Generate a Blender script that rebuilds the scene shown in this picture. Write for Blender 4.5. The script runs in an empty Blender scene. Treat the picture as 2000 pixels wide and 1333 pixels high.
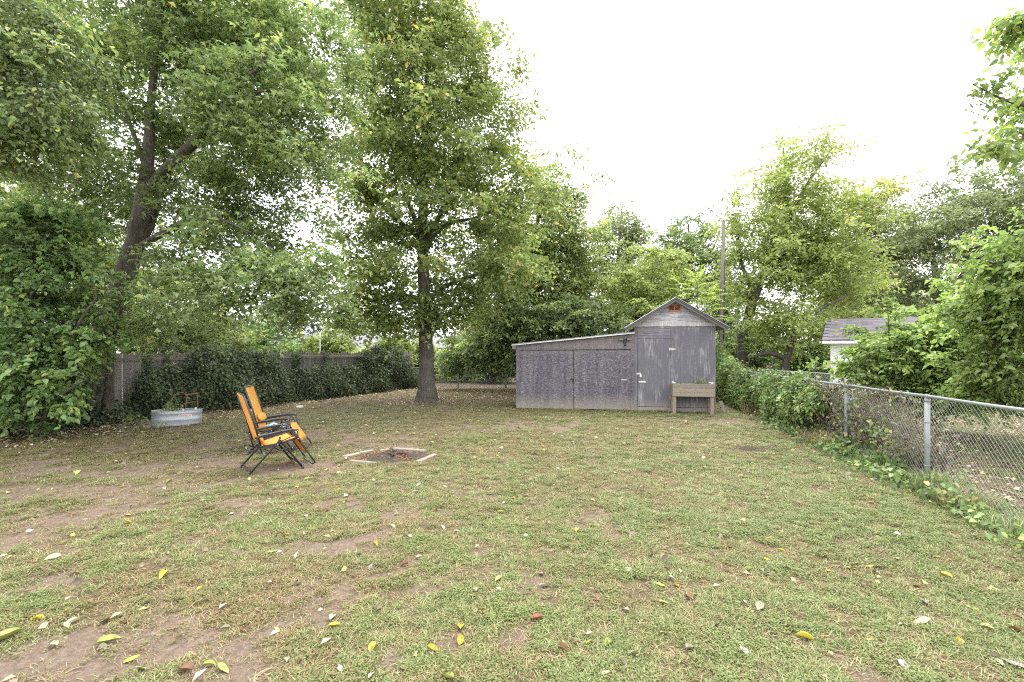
import bpy, math, random
import numpy as np
from mathutils import Vector, Matrix, Euler

PI = math.pi
R = math.radians
random.seed(11)
scene = bpy.context.scene
col = scene.collection

# ---------------------------------------------------------------- camera
F, HY, H = 930.0, 688.0, 1.75          # focal length in photo pixels, horizon row, eye height
cd = bpy.data.cameras.new('camera')
cd.sensor_width = 36.0
cd.lens = 36.0 * F / 2000.0
cd.shift_y = (HY - 666.5) / 2000.0
cd.clip_start = 0.05
cd.clip_end = 2000.0
cam = bpy.data.objects.new('camera', cd)
cam.location = (0, 0, H)
cam.rotation_euler = (PI / 2, 0, 0)
col.objects.link(cam)
scene.camera = cam

# ---------------------------------------------------------------- sky, sun, exposure
SUN_EL, SUN_AZ = R(72), R(20)
w = bpy.data.worlds.new('World')
scene.world = w
w.use_nodes = True
nt = w.node_tree
bg = nt.nodes['Background']
sky = nt.nodes.new('ShaderNodeTexSky')
sky.sky_type = 'NISHITA'
sky.sun_disc = False
sky.sun_elevation = SUN_EL
sky.sun_rotation = SUN_AZ
sky.air_density = 1.0
sky.dust_density = 6.0
hs = nt.nodes.new('ShaderNodeHueSaturation')
hs.inputs['Saturation'].default_value = 0.25
mx = nt.nodes.new('ShaderNodeMix')
mx.data_type = 'RGBA'
mx.inputs[0].default_value = 0.82          # an even overcast veil over the sky
mx.inputs[7].default_value = (9.3, 9.5, 9.8, 1)
nt.links.new(sky.outputs[0], hs.inputs['Color'])
nt.links.new(hs.outputs[0], mx.inputs[6])
nt.links.new(mx.outputs[2], bg.inputs[0])
bg.inputs[1].default_value = 0.115
sd = bpy.data.lights.new('sun', 'SUN')
sd.energy = 1.1
sd.angle = R(35)
sd.color = (1.0, 0.97, 0.92)
so = bpy.data.objects.new('sun', sd)
so.rotation_euler = (PI / 2 - SUN_EL, 0, R(180) - SUN_AZ)
so.location = (0, 0, 30)
col.objects.link(so)
vs = scene.view_settings
vs.view_transform = 'Standard'
vs.look = 'None'
vs.gamma = 1.0
vs.exposure = 1.76
scene.cycles.use_denoising = False
scene.cycles.filter_width = 1.15
scene.cycles.max_bounces = 6
scene.cycles.diffuse_bounces = 4
scene.cycles.glossy_bounces = 2
scene.cycles.transmission_bounces = 4

# ---------------------------------------------------------------- helpers
def G(px, py):                         # photo pixel on the ground -> world
    Y = H * F / (py - HY)
    return ((px - 1000) / F * Y, Y, 0.0)

def P(px, py, Y):                      # photo pixel at depth Y -> world
    return ((px - 1000) / F * Y, Y, H - (py - HY) / F * Y)

def tag(o, label=None, cat=None, group=None, kind=None):
    if label: o['label'] = label
    if cat: o['category'] = cat
    if group: o['group'] = group
    if kind: o['kind'] = kind
    return o

def empty(name, loc=(0, 0, 0), rz=0.0, label=None, cat=None, group=None):
    o = bpy.data.objects.new(name, None)
    o.empty_display_size = 0.1
    o.location = loc
    o.rotation_euler = (0, 0, rz)
    col.objects.link(o)
    return tag(o, label, cat, group)

def link(name, me, parent=None, loc=(0, 0, 0), rot=(0, 0, 0)):
    o = bpy.data.objects.new(name, me)
    o.parent = parent
    o.location = loc
    o.rotation_euler = rot
    col.objects.link(o)
    return o

def np_mesh(name, V, T, mat=None, attrs=None, smooth=False):
    """triangle mesh from arrays"""
    V = np.ascontiguousarray(V, dtype=np.float32)
    T = np.ascontiguousarray(T, dtype=np.int32)
    me = bpy.data.meshes.new(name)
    me.vertices.add(len(V)); me.vertices.foreach_set('co', V.ravel())
    me.loops.add(T.size); me.loops.foreach_set('vertex_index', T.ravel())
    me.polygons.add(len(T))
    me.polygons.foreach_set('loop_start', np.arange(0, T.size, 3, dtype=np.int32))
    me.polygons.foreach_set('loop_total', np.full(len(T), 3, dtype=np.int32))
    if smooth:
        me.polygons.foreach_set('use_smooth', np.ones(len(T), dtype=bool))
    for k, a in (attrs or {}).items():
        at = me.attributes.new(k, 'FLOAT', 'POINT')
        at.data.foreach_set('value', np.ascontiguousarray(a, dtype=np.float32))
    me.update(calc_edges=True)
    if mat: me.materials.append(mat)
    return me

class MB:
    """collects shapes; build() links them as one mesh object"""
    def __init__(s): s.v = []; s.f = []; s.sm = []
    def add(s, vs_, fs, smooth=False):
        o = len(s.v)
        s.v += [tuple(p) for p in vs_]
        for f in fs:
            s.f.append([i + o for i in f]); s.sm.append(smooth)
        return s
    def box(s, lo, hi, M=None, bev=0.0):
        x0, y0, z0 = lo; x1, y1, z1 = hi
        if bev > 0:
            b = min(bev, (x1-x0)*.45, (y1-y0)*.45, (z1-z0)*.45)
            vs_ = []; idx = {}
            for i, (X, sx) in enumerate(((x0, 1), (x1, -1))):
                for j, (Y, sy) in enumerate(((y0, 1), (y1, -1))):
                    for k, (Z, sz) in enumerate(((z0, 1), (z1, -1))):
                        idx[(i, j, k, 0)] = len(vs_); vs_.append((X, Y+sy*b, Z+sz*b))
                        idx[(i, j, k, 1)] = len(vs_); vs_.append((X+sx*b, Y, Z+sz*b))
                        idx[(i, j, k, 2)] = len(vs_); vs_.append((X+sx*b, Y+sy*b, Z))
            fs = []
            I = idx
            for i in (0, 1):
                q = [I[(i,0,0,0)], I[(i,1,0,0)], I[(i,1,1,0)], I[(i,0,1,0)]]; fs.append(q if i else q[::-1])
                q = [I[(0,i,0,1)], I[(0,i,1,1)], I[(1,i,1,1)], I[(1,i,0,1)]]; fs.append(q if i else q[::-1])
                q = [I[(0,0,i,2)], I[(1,0,i,2)], I[(1,1,i,2)], I[(0,1,i,2)]]; fs.append(q if i else q[::-1])
            for a in (0, 1):
                for c in (0, 1):
                    fs.append([I[(a,c,0,0)], I[(a,c,1,0)], I[(a,c,1,1)], I[(a,c,0,1)]])
                    fs.append([I[(a,0,c,0)], I[(a,1,c,0)], I[(a,1,c,2)], I[(a,0,c,2)]])
                    fs.append([I[(0,a,c,1)], I[(1,a,c,1)], I[(1,a,c,2)], I[(0,a,c,2)]])
                    for d in (0, 1):
                        fs.append([I[(a,c,d,0)], I[(a,c,d,1)], I[(a,c,d,2)]])
        else:
            vs_ = [(x0,y0,z0),(x1,y0,z0),(x1,y1,z0),(x0,y1,z0),(x0,y0,z1),(x1,y0,z1),(x1,y1,z1),(x0,y1,z1)]
            fs = [[3,2,1,0],[4,5,6,7],[0,1,5,4],[1,2,6,5],[2,3,7,6],[3,0,4,7]]
        if M is not None: vs_ = [tuple(M @ Vector(p)) for p in vs_]
        return s.add(vs_, fs)
    def bar(s, a, b, w_, h_, bev=0.0, roll=0.0):
        """box section between two points"""
        a, b = Vector(a), Vector(b); d = b - a; L = d.length; d.normalize()
        up = Vector((0, 0, 1)) if abs(d.z) < .95 else Vector((0, 1, 0))
        y = up.cross(d).normalized(); z = d.cross(y)
        M = Matrix((( d.x, y.x, z.x, a.x), (d.y, y.y, z.y, a.y), (d.z, y.z, z.z, a.z), (0, 0, 0, 1))) @ Matrix.Rotation(roll, 4, 'X')
        return s.box((0, -w_/2, -h_/2), (L, w_/2, h_/2), M, bev)
    def tube(s, pts, r, n=8, caps=True, smooth=True):
        pts = [Vector(p) for p in pts]
        rr = r if hasattr(r, '__len__') else [r]*len(pts)
        vs_, fs = [], []
        t0 = (pts[1]-pts[0]).normalized()
        a = Vector((0,0,1)) if abs(t0.z) < .9 else Vector((1,0,0))
        u = t0.cross(a).normalized()
        for i, p in enumerate(pts):
            t = (pts[min(i+1, len(pts)-1)] - pts[max(i-1, 0)]).normalized()
            u = (u - t*u.dot(t)).normalized(); v = t.cross(u)
            for k in range(n):
                an = 2*PI*k/n
                vs_.append(p + (u*math.cos(an) + v*math.sin(an))*rr[i])
        for i in range(len(pts)-1):
            for k in range(n):
                k2 = (k+1) % n
                fs.append([i*n+k, i*n+k2, (i+1)*n+k2, (i+1)*n+k])
        s.add(vs_, fs, smooth)
        if caps:
            o = len(s.v) - len(vs_)
            s.f.append([o+k for k in range(n)][::-1]); s.sm.append(False)
            s.f.append([o+(len(pts)-1)*n+k for k in range(n)]); s.sm.append(False)
        return s
    def prism(s, poly, y0, y1):
        """polygon in x,z extruded along y"""
        n = len(poly)
        vs_ = [(x, y0, z) for x, z in poly] + [(x, y1, z) for x, z in poly]
        fs = [list(range(n)), list(range(2*n-1, n-1, -1))] + [[i, n+i, n+(i+1) % n, (i+1) % n] for i in range(n)]
        return s.add(vs_, fs)
    def mesh(s, name, mat):
        me = bpy.data.meshes.new(name)
        me.from_pydata(s.v, [], s.f)
        me.polygons.foreach_set('use_smooth', s.sm)
        me.update()
        if mat: me.materials.append(mat)
        return me
    def build(s, name, mat, parent=None, loc=(0,0,0), rot=(0,0,0)):
        return link(name, s.mesh(name, mat), parent, loc, rot)

def crom(pts, n=5):
    """Catmull-Rom through rows (any columns)"""
    p = np.asarray(pts, float)
    if len(p) < 3:
        t = np.linspace(0, 1, n*2)[:, None]
        return p[0]*(1-t) + p[-1]*t
    q = np.vstack([2*p[0]-p[1], p, 2*p[-1]-p[-2]])
    out = []
    for i in range(1, len(q)-2):
        for t in np.linspace(0, 1, n, endpoint=False):
            a, b, c, d = q[i-1], q[i], q[i+1], q[i+2]
            out.append(.5*((2*b) + (c-a)*t + (2*a-5*b+4*c-d)*t*t + (3*b-a-3*c+d)*t**3))
    out.append(p[-1])
    o = np.array(out)
    if o.shape[1] > 3: o[:, 3] = np.maximum(o[:, 3], .003)
    return o

# value noise for masks and relief
_tab = np.random.default_rng(5).random((256, 256))
def vnoise(x, y):
    x = np.asarray(x, float); y = np.asarray(y, float)
    xi = np.floor(x).astype(int); yi = np.floor(y).astype(int)
    fx = x - xi; fy = y - yi
    fx = fx*fx*(3-2*fx); fy = fy*fy*(3-2*fy)
    t = lambda a, b: _tab[a & 255, b & 255]
    return (t(xi, yi)*(1-fx)+t(xi+1, yi)*fx)*(1-fy) + (t(xi, yi+1)*(1-fx)+t(xi+1, yi+1)*fx)*fy
def fbm(x, y, o=4):
    s, a, n = 0., .5, 0.
    for i in range(o):
        s = s + a*vnoise(x*2**i+17.3*i, y*2**i+9.1*i); n += a; a *= .5
    return s/n
def sstep(a, b, x):
    t = np.clip((np.asarray(x, float)-a)/(b-a), 0, 1)
    return t*t*(3-2*t)

# ---------------------------------------------------------------- materials
def newmat(name):
    m = bpy.data.materials.new(name); m.use_nodes = True
    t = m.node_tree
    return m, t, t.nodes, t.links, t.nodes['Principled BSDF']

def ramp(ns, stops, interp='LINEAR'):
    r = ns.new('ShaderNodeValToRGB'); r.color_ramp.interpolation = interp
    e = r.color_ramp.elements
    while len(e) < len(stops): e.new(.5)
    for k, (p, c) in zip(e, stops):
        k.position = p; k.color = (*c, 1)
    return r

def mixc(ns, ls, fac, a, b, mode='MIX'):
    m = ns.new('ShaderNodeMix'); m.data_type = 'RGBA'; m.blend_type = mode
    for s_, i in ((fac, 0), (a, 6), (b, 7)):
        if hasattr(s_, 'links'): ls.new(s_, m.inputs[i])
        elif i == 0: m.inputs[0].default_value = s_
        else: m.inputs[i].default_value = (*s_, 1)
    return m.outputs[2]

def coords(ns, ls, scale=(1,1,1), rot=(0,0,0), kind='Object'):
    tc = ns.new('ShaderNodeTexCoord'); mp = ns.new('ShaderNodeMapping')
    mp.inputs['Scale'].default_value = scale; mp.inputs['Rotation'].default_value = rot
    ls.new(tc.outputs[kind], mp.inputs[0])
    return mp.outputs[0]

def noise(ns, ls, vec, scale, detail=4, rough=.55, dist=0.):
    n = ns.new('ShaderNodeTexNoise')
    n.inputs['Scale'].default_value = scale; n.inputs['Detail'].default_value = detail
    n.inputs['Roughness'].default_value = rough; n.inputs['Distortion'].default_value = dist
    if vec is not None: ls.new(vec, n.inputs['Vector'])
    return n.outputs[0]

def bump(ns, ls, b, h, strength=.3, dist=.01):
    n = ns.new('ShaderNodeBump'); n.inputs['Strength'].default_value = strength; n.inputs['Distance'].default_value = dist
    ls.new(h, n.inputs['Height']); ls.new(n.outputs[0], b.inputs['Normal'])

def simple(name, c, rough=.6, metal=0., var=.25, scale=12., stretch=(1,1,1), bmp=.15, rnd=.12):
    m, t, ns, ls, b = newmat(name)
    v = coords(ns, ls, stretch)
    n = noise(ns, ls, v, scale, 5)
    r = ramp(ns, [(.25, tuple(x*(1-var) for x in c)), (.75, tuple(min(1, x*(1+var)) for x in c))])
    ls.new(n, r.inputs[0])
    oi = ns.new('ShaderNodeObjectInfo')
    mr = ns.new('ShaderNodeMapRange'); mr.inputs[3].default_value = 1-rnd; mr.inputs[4].default_value = 1+rnd
    ls.new(oi.outputs['Random'], mr.inputs[0])
    hs_ = ns.new('ShaderNodeHueSaturation'); ls.new(mr.outputs[0], hs_.inputs['Value']); ls.new(r.outputs[0], hs_.inputs['Color'])
    ls.new(hs_.outputs[0], b.inputs['Base Color'])
    b.inputs['Roughness'].default_value = rough; b.inputs['Metallic'].default_value = metal
    if bmp: bump(ns, ls, b, n, bmp, .004)
    return m

def leafmat(name, stops, trans=.48, tint=(1.3, 1.35, .95), rough=.40, clump=.32, k=1.5, sat=.86):
    """leaf colour from a random value per leaf, tone from a random value per twig group"""
    m, t, ns, ls, b = newmat(name)
    a = ns.new('ShaderNodeAttribute'); a.attribute_name = 'rnd'
    c = ns.new('ShaderNodeAttribute'); c.attribute_name = 'clump'
    r = ramp(ns, [(p_, tuple(min(.7, q_*k) for q_ in c_)) for p_, c_ in stops]); ls.new(a.outputs['Fac'], r.inputs[0])
    mr = ns.new('ShaderNodeMapRange'); mr.inputs[3].default_value = 1-clump; mr.inputs[4].default_value = 1+clump
    ls.new(c.outputs['Fac'], mr.inputs[0])
    h = ns.new('ShaderNodeHueSaturation'); ls.new(mr.outputs[0], h.inputs['Value']); ls.new(r.outputs[0], h.inputs['Color'])
    h.inputs['Saturation'].default_value = sat
    ls.new(h.outputs[0], b.inputs['Base Color'])
    b.inputs['Roughness'].default_value = rough
    b.inputs['Specular IOR Level'].default_value = .6
    tr = ns.new('ShaderNodeBsdfTranslucent')
    tc = mixc(ns, ls, 1.0, h.outputs[0], tint, 'MULTIPLY'); ls.new(tc, tr.inputs[0])
    ms = ns.new('ShaderNodeMixShader'); ms.inputs[0].default_value = trans
    ls.new(b.outputs[0], ms.inputs[1]); ls.new(tr.outputs[0], ms.inputs[2])
    ls.new(ms.outputs[0], ns['Material Output'].inputs[0])
    return m

def barkmat(name, c0, c1, scale=9.):
    m, t, ns, ls, b = newmat(name)
    v = coords(ns, ls, (1, 1, .18))
    n = noise(ns, ls, v, scale*2.2, 8, .65, .6)
    n2 = noise(ns, ls, coords(ns, ls), 3., 3)
    r = ramp(ns, [(.3, c0), (.62, c1)]); ls.new(n, r.inputs[0])
    r2 = ramp(ns, [(.45, (1,1,1)), (.7, (.75,.85,.7))]); ls.new(n2, r2.inputs[0])
    ls.new(mixc(ns, ls, 1., r.outputs[0], r2.outputs[0], 'MULTIPLY'), b.inputs['Base Color'])
    b.inputs['Roughness'].default_value = .9
    bump(ns, ls, b, n, .9, .03)
    return m

M = {}
M['maple'] = leafmat('maple_leaves', [(0, (.055,.085,.030)), (.45, (.095,.14,.048)), (.8, (.15,.19,.065)), (.95, (.21,.23,.07)), (1, (.30,.24,.05))], k=2.0)
M['pear'] = leafmat('pear_leaves', [(0, (.065,.09,.028)), (.5, (.105,.14,.038)), (.85, (.16,.18,.05)), (.95, (.22,.19,.04)), (1, (.34,.22,.04))], k=2.0)
M['shrub'] = leafmat('shrub_leaves', [(0, (.055,.10,.032)), (.5, (.10,.17,.05)), (.9, (.17,.24,.07)), (1, (.34,.30,.06))], k=1.8)
M['light'] = leafmat('light_leaves', [(0, (.10,.13,.035)), (.5, (.16,.20,.05)), (.9, (.23,.26,.07)), (1, (.34,.27,.06))], k=1.75)
M['bright'] = leafmat('bright_leaves', [(0, (.10,.16,.035)), (.5, (.17,.25,.055)), (.93, (.25,.32,.09)), (1, (.36,.30,.08))], clump=.38, k=1.45)
M['dark'] = leafmat('dark_leaves', [(0, (.045,.07,.026)), (.6, (.08,.115,.04)), (.93, (.13,.16,.05)), (1, (.24,.18,.05))], k=2.1)
M['oak'] = leafmat('oak_leaves', [(0, (.065,.085,.04)), (.6, (.105,.13,.06)), (.93, (.15,.17,.07)), (1, (.22,.17,.08))], k=1.8)
M['far'] = leafmat('far_leaves', [(0, (.09,.115,.055)), (.6, (.14,.165,.08)), (1, (.19,.20,.09))])
M['rusty'] = leafmat('rusty_leaves', [(0, (.10,.10,.035)), (.5, (.15,.16,.05)), (.8, (.21,.17,.06)), (1, (.30,.16,.07))])
M['ivy'] = leafmat('ivy_leaves', [(0, (.03,.052,.022)), (.6, (.058,.09,.034)), (.9, (.11,.155,.05)), (1, (.20,.15,.06))], trans=.25, k=1.15, rough=.7)
M['hedge'] = leafmat('hedge_leaves', [(0, (.06,.105,.035)), (.5, (.105,.17,.05)), (.92, (.19,.23,.06)), (1, (.32,.25,.09))], trans=.32, rough=.6, k=1.45, sat=.95)
M['lime'] = leafmat('lime_leaves', [(0, (.17,.24,.045)), (.6, (.25,.33,.06)), (1, (.33,.40,.09))])
M['dry'] = leafmat('dry_leaves', [(0, (.08,.055,.05)), (.35, (.15,.105,.085)), (.55, (.22,.165,.11)), (.65, (.12,.15,.05)), (1, (.20,.23,.08))], trans=.2, k=1.0)
M['litter'] = leafmat('litter_leaves', [(0, (.09,.055,.03)), (.3, (.20,.13,.07)), (.55, (.35,.26,.16)), (.75, (.50,.43,.33)), (.9, (.52,.42,.10)), (1, (.34,.38,.12))], trans=.1, rough=.7, k=1.0)
M['bark_maple'] = barkmat('bark_maple', (.045,.036,.03), (.15,.125,.105))
M['bark_dark'] = barkmat('bark_dark', (.04,.034,.03), (.135,.115,.10), 12)
M['bark_far'] = barkmat('bark_far', (.09,.075,.06), (.17,.15,.12))
M['metal'] = simple('galvanised', (.28,.295,.30), .65, .35, .14, 30, bmp=.06)
M['tankmetal'] = simple('tank_metal', (.42,.44,.47), .5, .45, .16, 9, (1, 1, 3), .08)
M['wire'] = simple('wire', (.42,.43,.43), .5, .6, .1, 30, bmp=0)
M['black'] = simple('black_frame', (.022,.022,.025), .4, .0, .2, 20, bmp=.05, rnd=.05)
M['pad'] = simple('black_plastic', (.03,.03,.034), .5, 0, .2, 30, bmp=.1)
M['white'] = simple('white_paint', (.74,.75,.76), .5, 0, .07, 4, bmp=.05, rnd=.03)
M['brass'] = simple('pale_metal', (.46,.43,.38), .45, .3, .2, 40)
M['lens'] = simple('lamp_lens', (.26,.27,.19), .3, 0, .2, 30, bmp=0)
M['screen'] = simple('window_glass', (.05,.06,.07), .1, 0, .2, 3, bmp=0)
M['timber'] = simple('weathered_timber', (.26,.215,.17), .8, 0, .3, 8, (1.5, 18, 18), .35)
M['picket'] = simple('grey_picket', (.22,.21,.19), .85, 0, .42, 5, (10, 10, .8), .4, .22)
M['rail'] = simple('grey_rail', (.25,.225,.19), .85, 0, .35, 8, (1, 10, 10), .3)
M['paleboard'] = simple('bleached_board', (.27,.235,.195), .85, 0, .3, 9, (3, 14, 14), .35, .2)
M['cap'] = simple('white_cap', (.8,.8,.8), .4, 0, .05, 10, bmp=0)
M['soil'] = simple('dark_soil', (.055,.042,.034), .95, 0, .5, 40, bmp=.7)
M['ash'] = simple('charred_ash', (.055,.04,.03), .95, 0, .7, 30, bmp=1.)
M['stone'] = simple('grey_stone', (.42,.40,.37), .85, 0, .25, 14, bmp=.5)
M['brownwood'] = simple('brown_wood', (.22,.12,.06), .8, 0, .35, 14, (10,10,1), .3)
M['purple'] = simple('purple_petal', (.22,.08,.36), .5, 0, .2, 10, bmp=0)
M['vent'] = simple('rust_orange_frame', (.46,.165,.045), .7, 0, .35, 30, bmp=.2)
M['louver'] = simple('rust_dark_louver', (.10,.04,.022), .8, 0, .3, 30, bmp=.2)
M['skirt'] = simple('worn_skirt', (.30,.265,.235), .9, 0, .3, 9, (1, 1, 6), .3)
M['rakegrey'] = simple('rake_grey', (.12,.115,.12), .8, 0, .35, 12, (1,8,8), .3)
M['pole'] = simple('grey_pole', (.15,.13,.115), .9, 0, .3, 12, (6,6,.4), .4)
M['sticks'] = simple('dead_stick', (.30,.22,.15), .9, 0, .3, 20)
M['blue'] = simple('blue_cloth', (.42,.60,.70), .8, 0, .12, 8, bmp=.2)
M['roofgrey'] = simple('grey_roof', (.19,.18,.21), .9, 0, .25, 20, bmp=.3)
M['brick'] = simple('pale_siding', (.52,.50,.49), .7, 0, .12, 5)
M['bluewall'] = simple('blue_white_siding', (.66,.72,.80), .6, 0, .08, 5)

def mat_fabric():
    m, t, ns, ls, b = newmat('orange_fabric')
    v = coords(ns, ls)
    n = noise(ns, ls, v, 5, 4)
    r = ramp(ns, [(.3, (.64,.36,.07)), (.7, (.76,.46,.13))]); ls.new(n, r.inputs[0])
    wv = noise(ns, ls, v, 420, 1)
    ls.new(r.outputs[0], b.inputs['Base Color'])
    b.inputs['Roughness'].default_value = .85
    b.inputs['Specular IOR Level'].default_value = .2
    bump(ns, ls, b, wv, .25, .002)
    tr = ns.new('ShaderNodeBsdfTranslucent'); tr.inputs[0].default_value = (.85,.28,.015,1)
    ms = ns.new('ShaderNodeMixShader'); ms.inputs[0].default_value = .3
    ls.new(b.outputs[0], ms.inputs[1]); ls.new(tr.outputs[0], ms.inputs[2])
    ls.new(ms.outputs[0], ns['Material Output'].inputs[0])
    return m
M['fabric'] = mat_fabric()

def mat_osb():
    """strand board: flakes lying at three angles, weathered blue grey, tan splash at the foot"""
    m, t, ns, ls, b = newmat('strand_board')
    cols = []
    base = coords(ns, ls)
    warp = noise(ns, ls, base, 7, 2)
    for ang, sc in ((.5, (30, 1, 70)), (-.9, (34, 1, 75)), (1.35, (28, 1, 70))):
        v = coords(ns, ls, sc, (0, ang, 0))
        vo = ns.new('ShaderNodeTexVoronoi'); vo.inputs['Scale'].default_value = 1.
        ls.new(v, vo.inputs['Vector'])
        cols.append(vo.outputs['Color'])
    n1 = noise(ns, ls, base, 26, 2); n2 = noise(ns, ls, coords(ns, ls, (1.1,1.1,1.1), (1,2,3)), 30, 2)
    st = ramp(ns, [(.48, (0,0,0)), (.52, (1,1,1))]); ls.new(n1, st.inputs[0])
    st2 = ramp(ns, [(.50, (0,0,0)), (.54, (1,1,1))]); ls.new(n2, st2.inputs[0])
    c = mixc(ns, ls, st.outputs[0], cols[0], cols[1]); c = mixc(ns, ls, st2.outputs[0], c, cols[2])
    sep = ns.new('ShaderNodeSeparateColor'); ls.new(c, sep.inputs[0])
    r = ramp(ns, [(.0, (.05,.045,.056)), (.35, (.105,.096,.115)), (.7, (.155,.142,.162)), (.88, (.23,.215,.225)), (1, (.32,.295,.285))])
    ls.new(sep.outputs[0], r.inputs[0])
    big = noise(ns, ls, coords(ns, ls, (1,1,.6)), 1.7, 4, .6)
    rb = ramp(ns, [(.3, (.78,.78,.86)), (.65, (1.08,1.05,1.04))]); ls.new(big, rb.inputs[0])
    c = mixc(ns, ls, 1., r.outputs[0], rb.outputs[0], 'MULTIPLY')
    stn = noise(ns, ls, coords(ns, ls, (7, 7, .55)), 1., 5, .6); rst = ramp(ns, [(.32, (.70,.69,.74)), (.52, (1,1,1)), (.7, (1.22,1.2,1.16))]); ls.new(stn, rst.inputs[0])
    c = mixc(ns, ls, 1., c, rst.outputs[0], 'MULTIPLY')
    sx = ns.new('ShaderNodeSeparateXYZ'); ls.new(base, sx.inputs[0])
    mr = ns.new('ShaderNodeMapRange'); mr.inputs[1].default_value = .50; mr.inputs[2].default_value = .0
    ad = ns.new('ShaderNodeMath'); ad.operation = 'MULTIPLY_ADD'; ad.inputs[1].default_value = .45
    ls.new(big, ad.inputs[0]); 
    sub = ns.new('ShaderNodeMath'); sub.operation = 'SUBTRACT'; ls.new(sx.outputs[2], sub.inputs[0]); sub.inputs[1].default_value = .2
    ls.new(sub.outputs[0], ad.inputs[2]); ls.new(ad.outputs[0], mr.inputs[0])
    c = mixc(ns, ls, mr.outputs[0], c, mixc(ns, ls, .62, c, (.40,.335,.265)))
    mr2 = ns.new('ShaderNodeMapRange'); mr2.inputs[1].default_value = 1.65; mr2.inputs[2].default_value = 2.0
    ls.new(sx.outputs[2], mr2.inputs[0])
    c = mixc(ns, ls, mr2.outputs[0], c, mixc(ns, ls, .3, c, (.30,.25,.22)))
    ls.new(c, b.inputs['Base Color'])
    b.inputs['Roughness'].default_value = .85
    bump(ns, ls, b, sep.outputs[0], .35, .004)
    return m
M['osb'] = mat_osb()

def mat_ply(name, c, streak, amount, grain=(26, 26, 1.1), wave=False):
    m, t, ns, ls, b = newmat(name)
    v = coords(ns, ls, grain)
    n = noise(ns, ls, v, 1., 7, .7, .3)
    f = noise(ns, ls, coords(ns, ls, tuple(g*3 for g in grain)), 1., 3)
    r = ramp(ns, [(.28, tuple(x*.72 for x in c)), (.6, c), (.75, tuple(x*1.22 for x in c))]); ls.new(n, r.inputs[0])
    big = noise(ns, ls, coords(ns, ls, (2.5, 2.5, .9)), 1.4, 5, .65)
    ma = ns.new('ShaderNodeMath'); ma.operation = 'MULTIPLY'; ls.new(f, ma.inputs[0]); ls.new(big, ma.inputs[1])
    rs = ramp(ns, [(amount, (0,0,0)), (amount+.12, (1,1,1))]); ls.new(ma.outputs[0], rs.inputs[0])
    cc = mixc(ns, ls, rs.outputs[0], r.outputs[0], streak)
    if wave:
        wv = ns.new('ShaderNodeTexWave'); wv.wave_type = 'BANDS'; wv.bands_direction = 'Z'
        wv.inputs['Scale'].default_value = 5.; wv.inputs['Distortion'].default_value = 7.; wv.inputs['Detail'].default_value = 3.
        wv.inputs['Detail Scale'].default_value = .9
        ls.new(coords(ns, ls, (.55,1,1.6)), wv.inputs['Vector'])
        rw = ramp(ns, [(.15, (.22,.22,.26)), (.38, (1,1,1))]); ls.new(wv.outputs['Fac'], rw.inputs[0])
        cc = mixc(ns, ls, .75, cc, rw.outputs[0], 'MULTIPLY')
    sx = ns.new('ShaderNodeSeparateXYZ'); ls.new(coords(ns, ls), sx.inputs[0])
    ad = ns.new('ShaderNodeMath'); ad.operation = 'MULTIPLY_ADD'; ad.inputs[1].default_value = .5; ls.new(big, ad.inputs[0]); ls.new(sx.outputs[2], ad.inputs[2])
    mr = ns.new('ShaderNodeMapRange'); mr.inputs[1].default_value = .62; mr.inputs[2].default_value = .25; ls.new(ad.outputs[0], mr.inputs[0])
    cc = mixc(ns, ls, mr.outputs[0], cc, mixc(ns, ls, .6, cc, (.36,.31,.26)))
    ls.new(cc, b.inputs['Base Color'])
    b.inputs['Roughness'].default_value = .8
    bump(ns, ls, b, n, .3, .004)
    return m
M['ply'] = mat_ply('grey_plywood', (.142,.136,.158), (.37,.355,.37), .28)
M['plyhead'] = mat_ply('worn_plywood', (.21,.20,.225), (.52,.50,.51), .30, (1.2, 20, 22), True)
M['gable'] = mat_ply('peeling_gable', (.42,.41,.44), (.64,.63,.65), .24, (1.2, 14, 16), True)
M['band'] = mat_ply('peeling_band', (.40,.38,.385), (.64,.62,.62), .27, (30, 30, 2))

def mat_shingle():
    m, t, ns, ls, b = newmat('grey_shingles')
    br = ns.new('ShaderNodeTexBrick')
    br.inputs['Color1'].default_value = (.17,.155,.175,1); br.inputs['Color2'].default_value = (.28,.24,.27,1); br.inputs['Mortar'].default_value = (.09,.085,.095,1)
    br.inputs['Scale'].default_value = 1.; br.inputs['Brick Width'].default_value = .28; br.inputs['Row Height'].default_value = .14; br.inputs['Mortar Size'].default_value = .006
    br.inputs['Bias'].default_value = -.1
    ls.new(coords(ns, ls, kind='UV'), br.inputs['Vector'])
    n = noise(ns, ls, coords(ns, ls), 60, 3)
    r = ramp(ns, [(.3, (.8,.8,.8)), (.7, (1.15,1.15,1.15))]); ls.new(n, r.inputs[0])
    ls.new(mixc(ns, ls, 1., br.outputs[0], r.outputs[0], 'MULTIPLY'), b.inputs['Base Color'])
    b.inputs['Roughness'].default_value = .9
    return m
M['shingle'] = simple('shingles', (.125,.11,.125), .9, 0, .3, 40, bmp=.4, rnd=.28)

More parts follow.
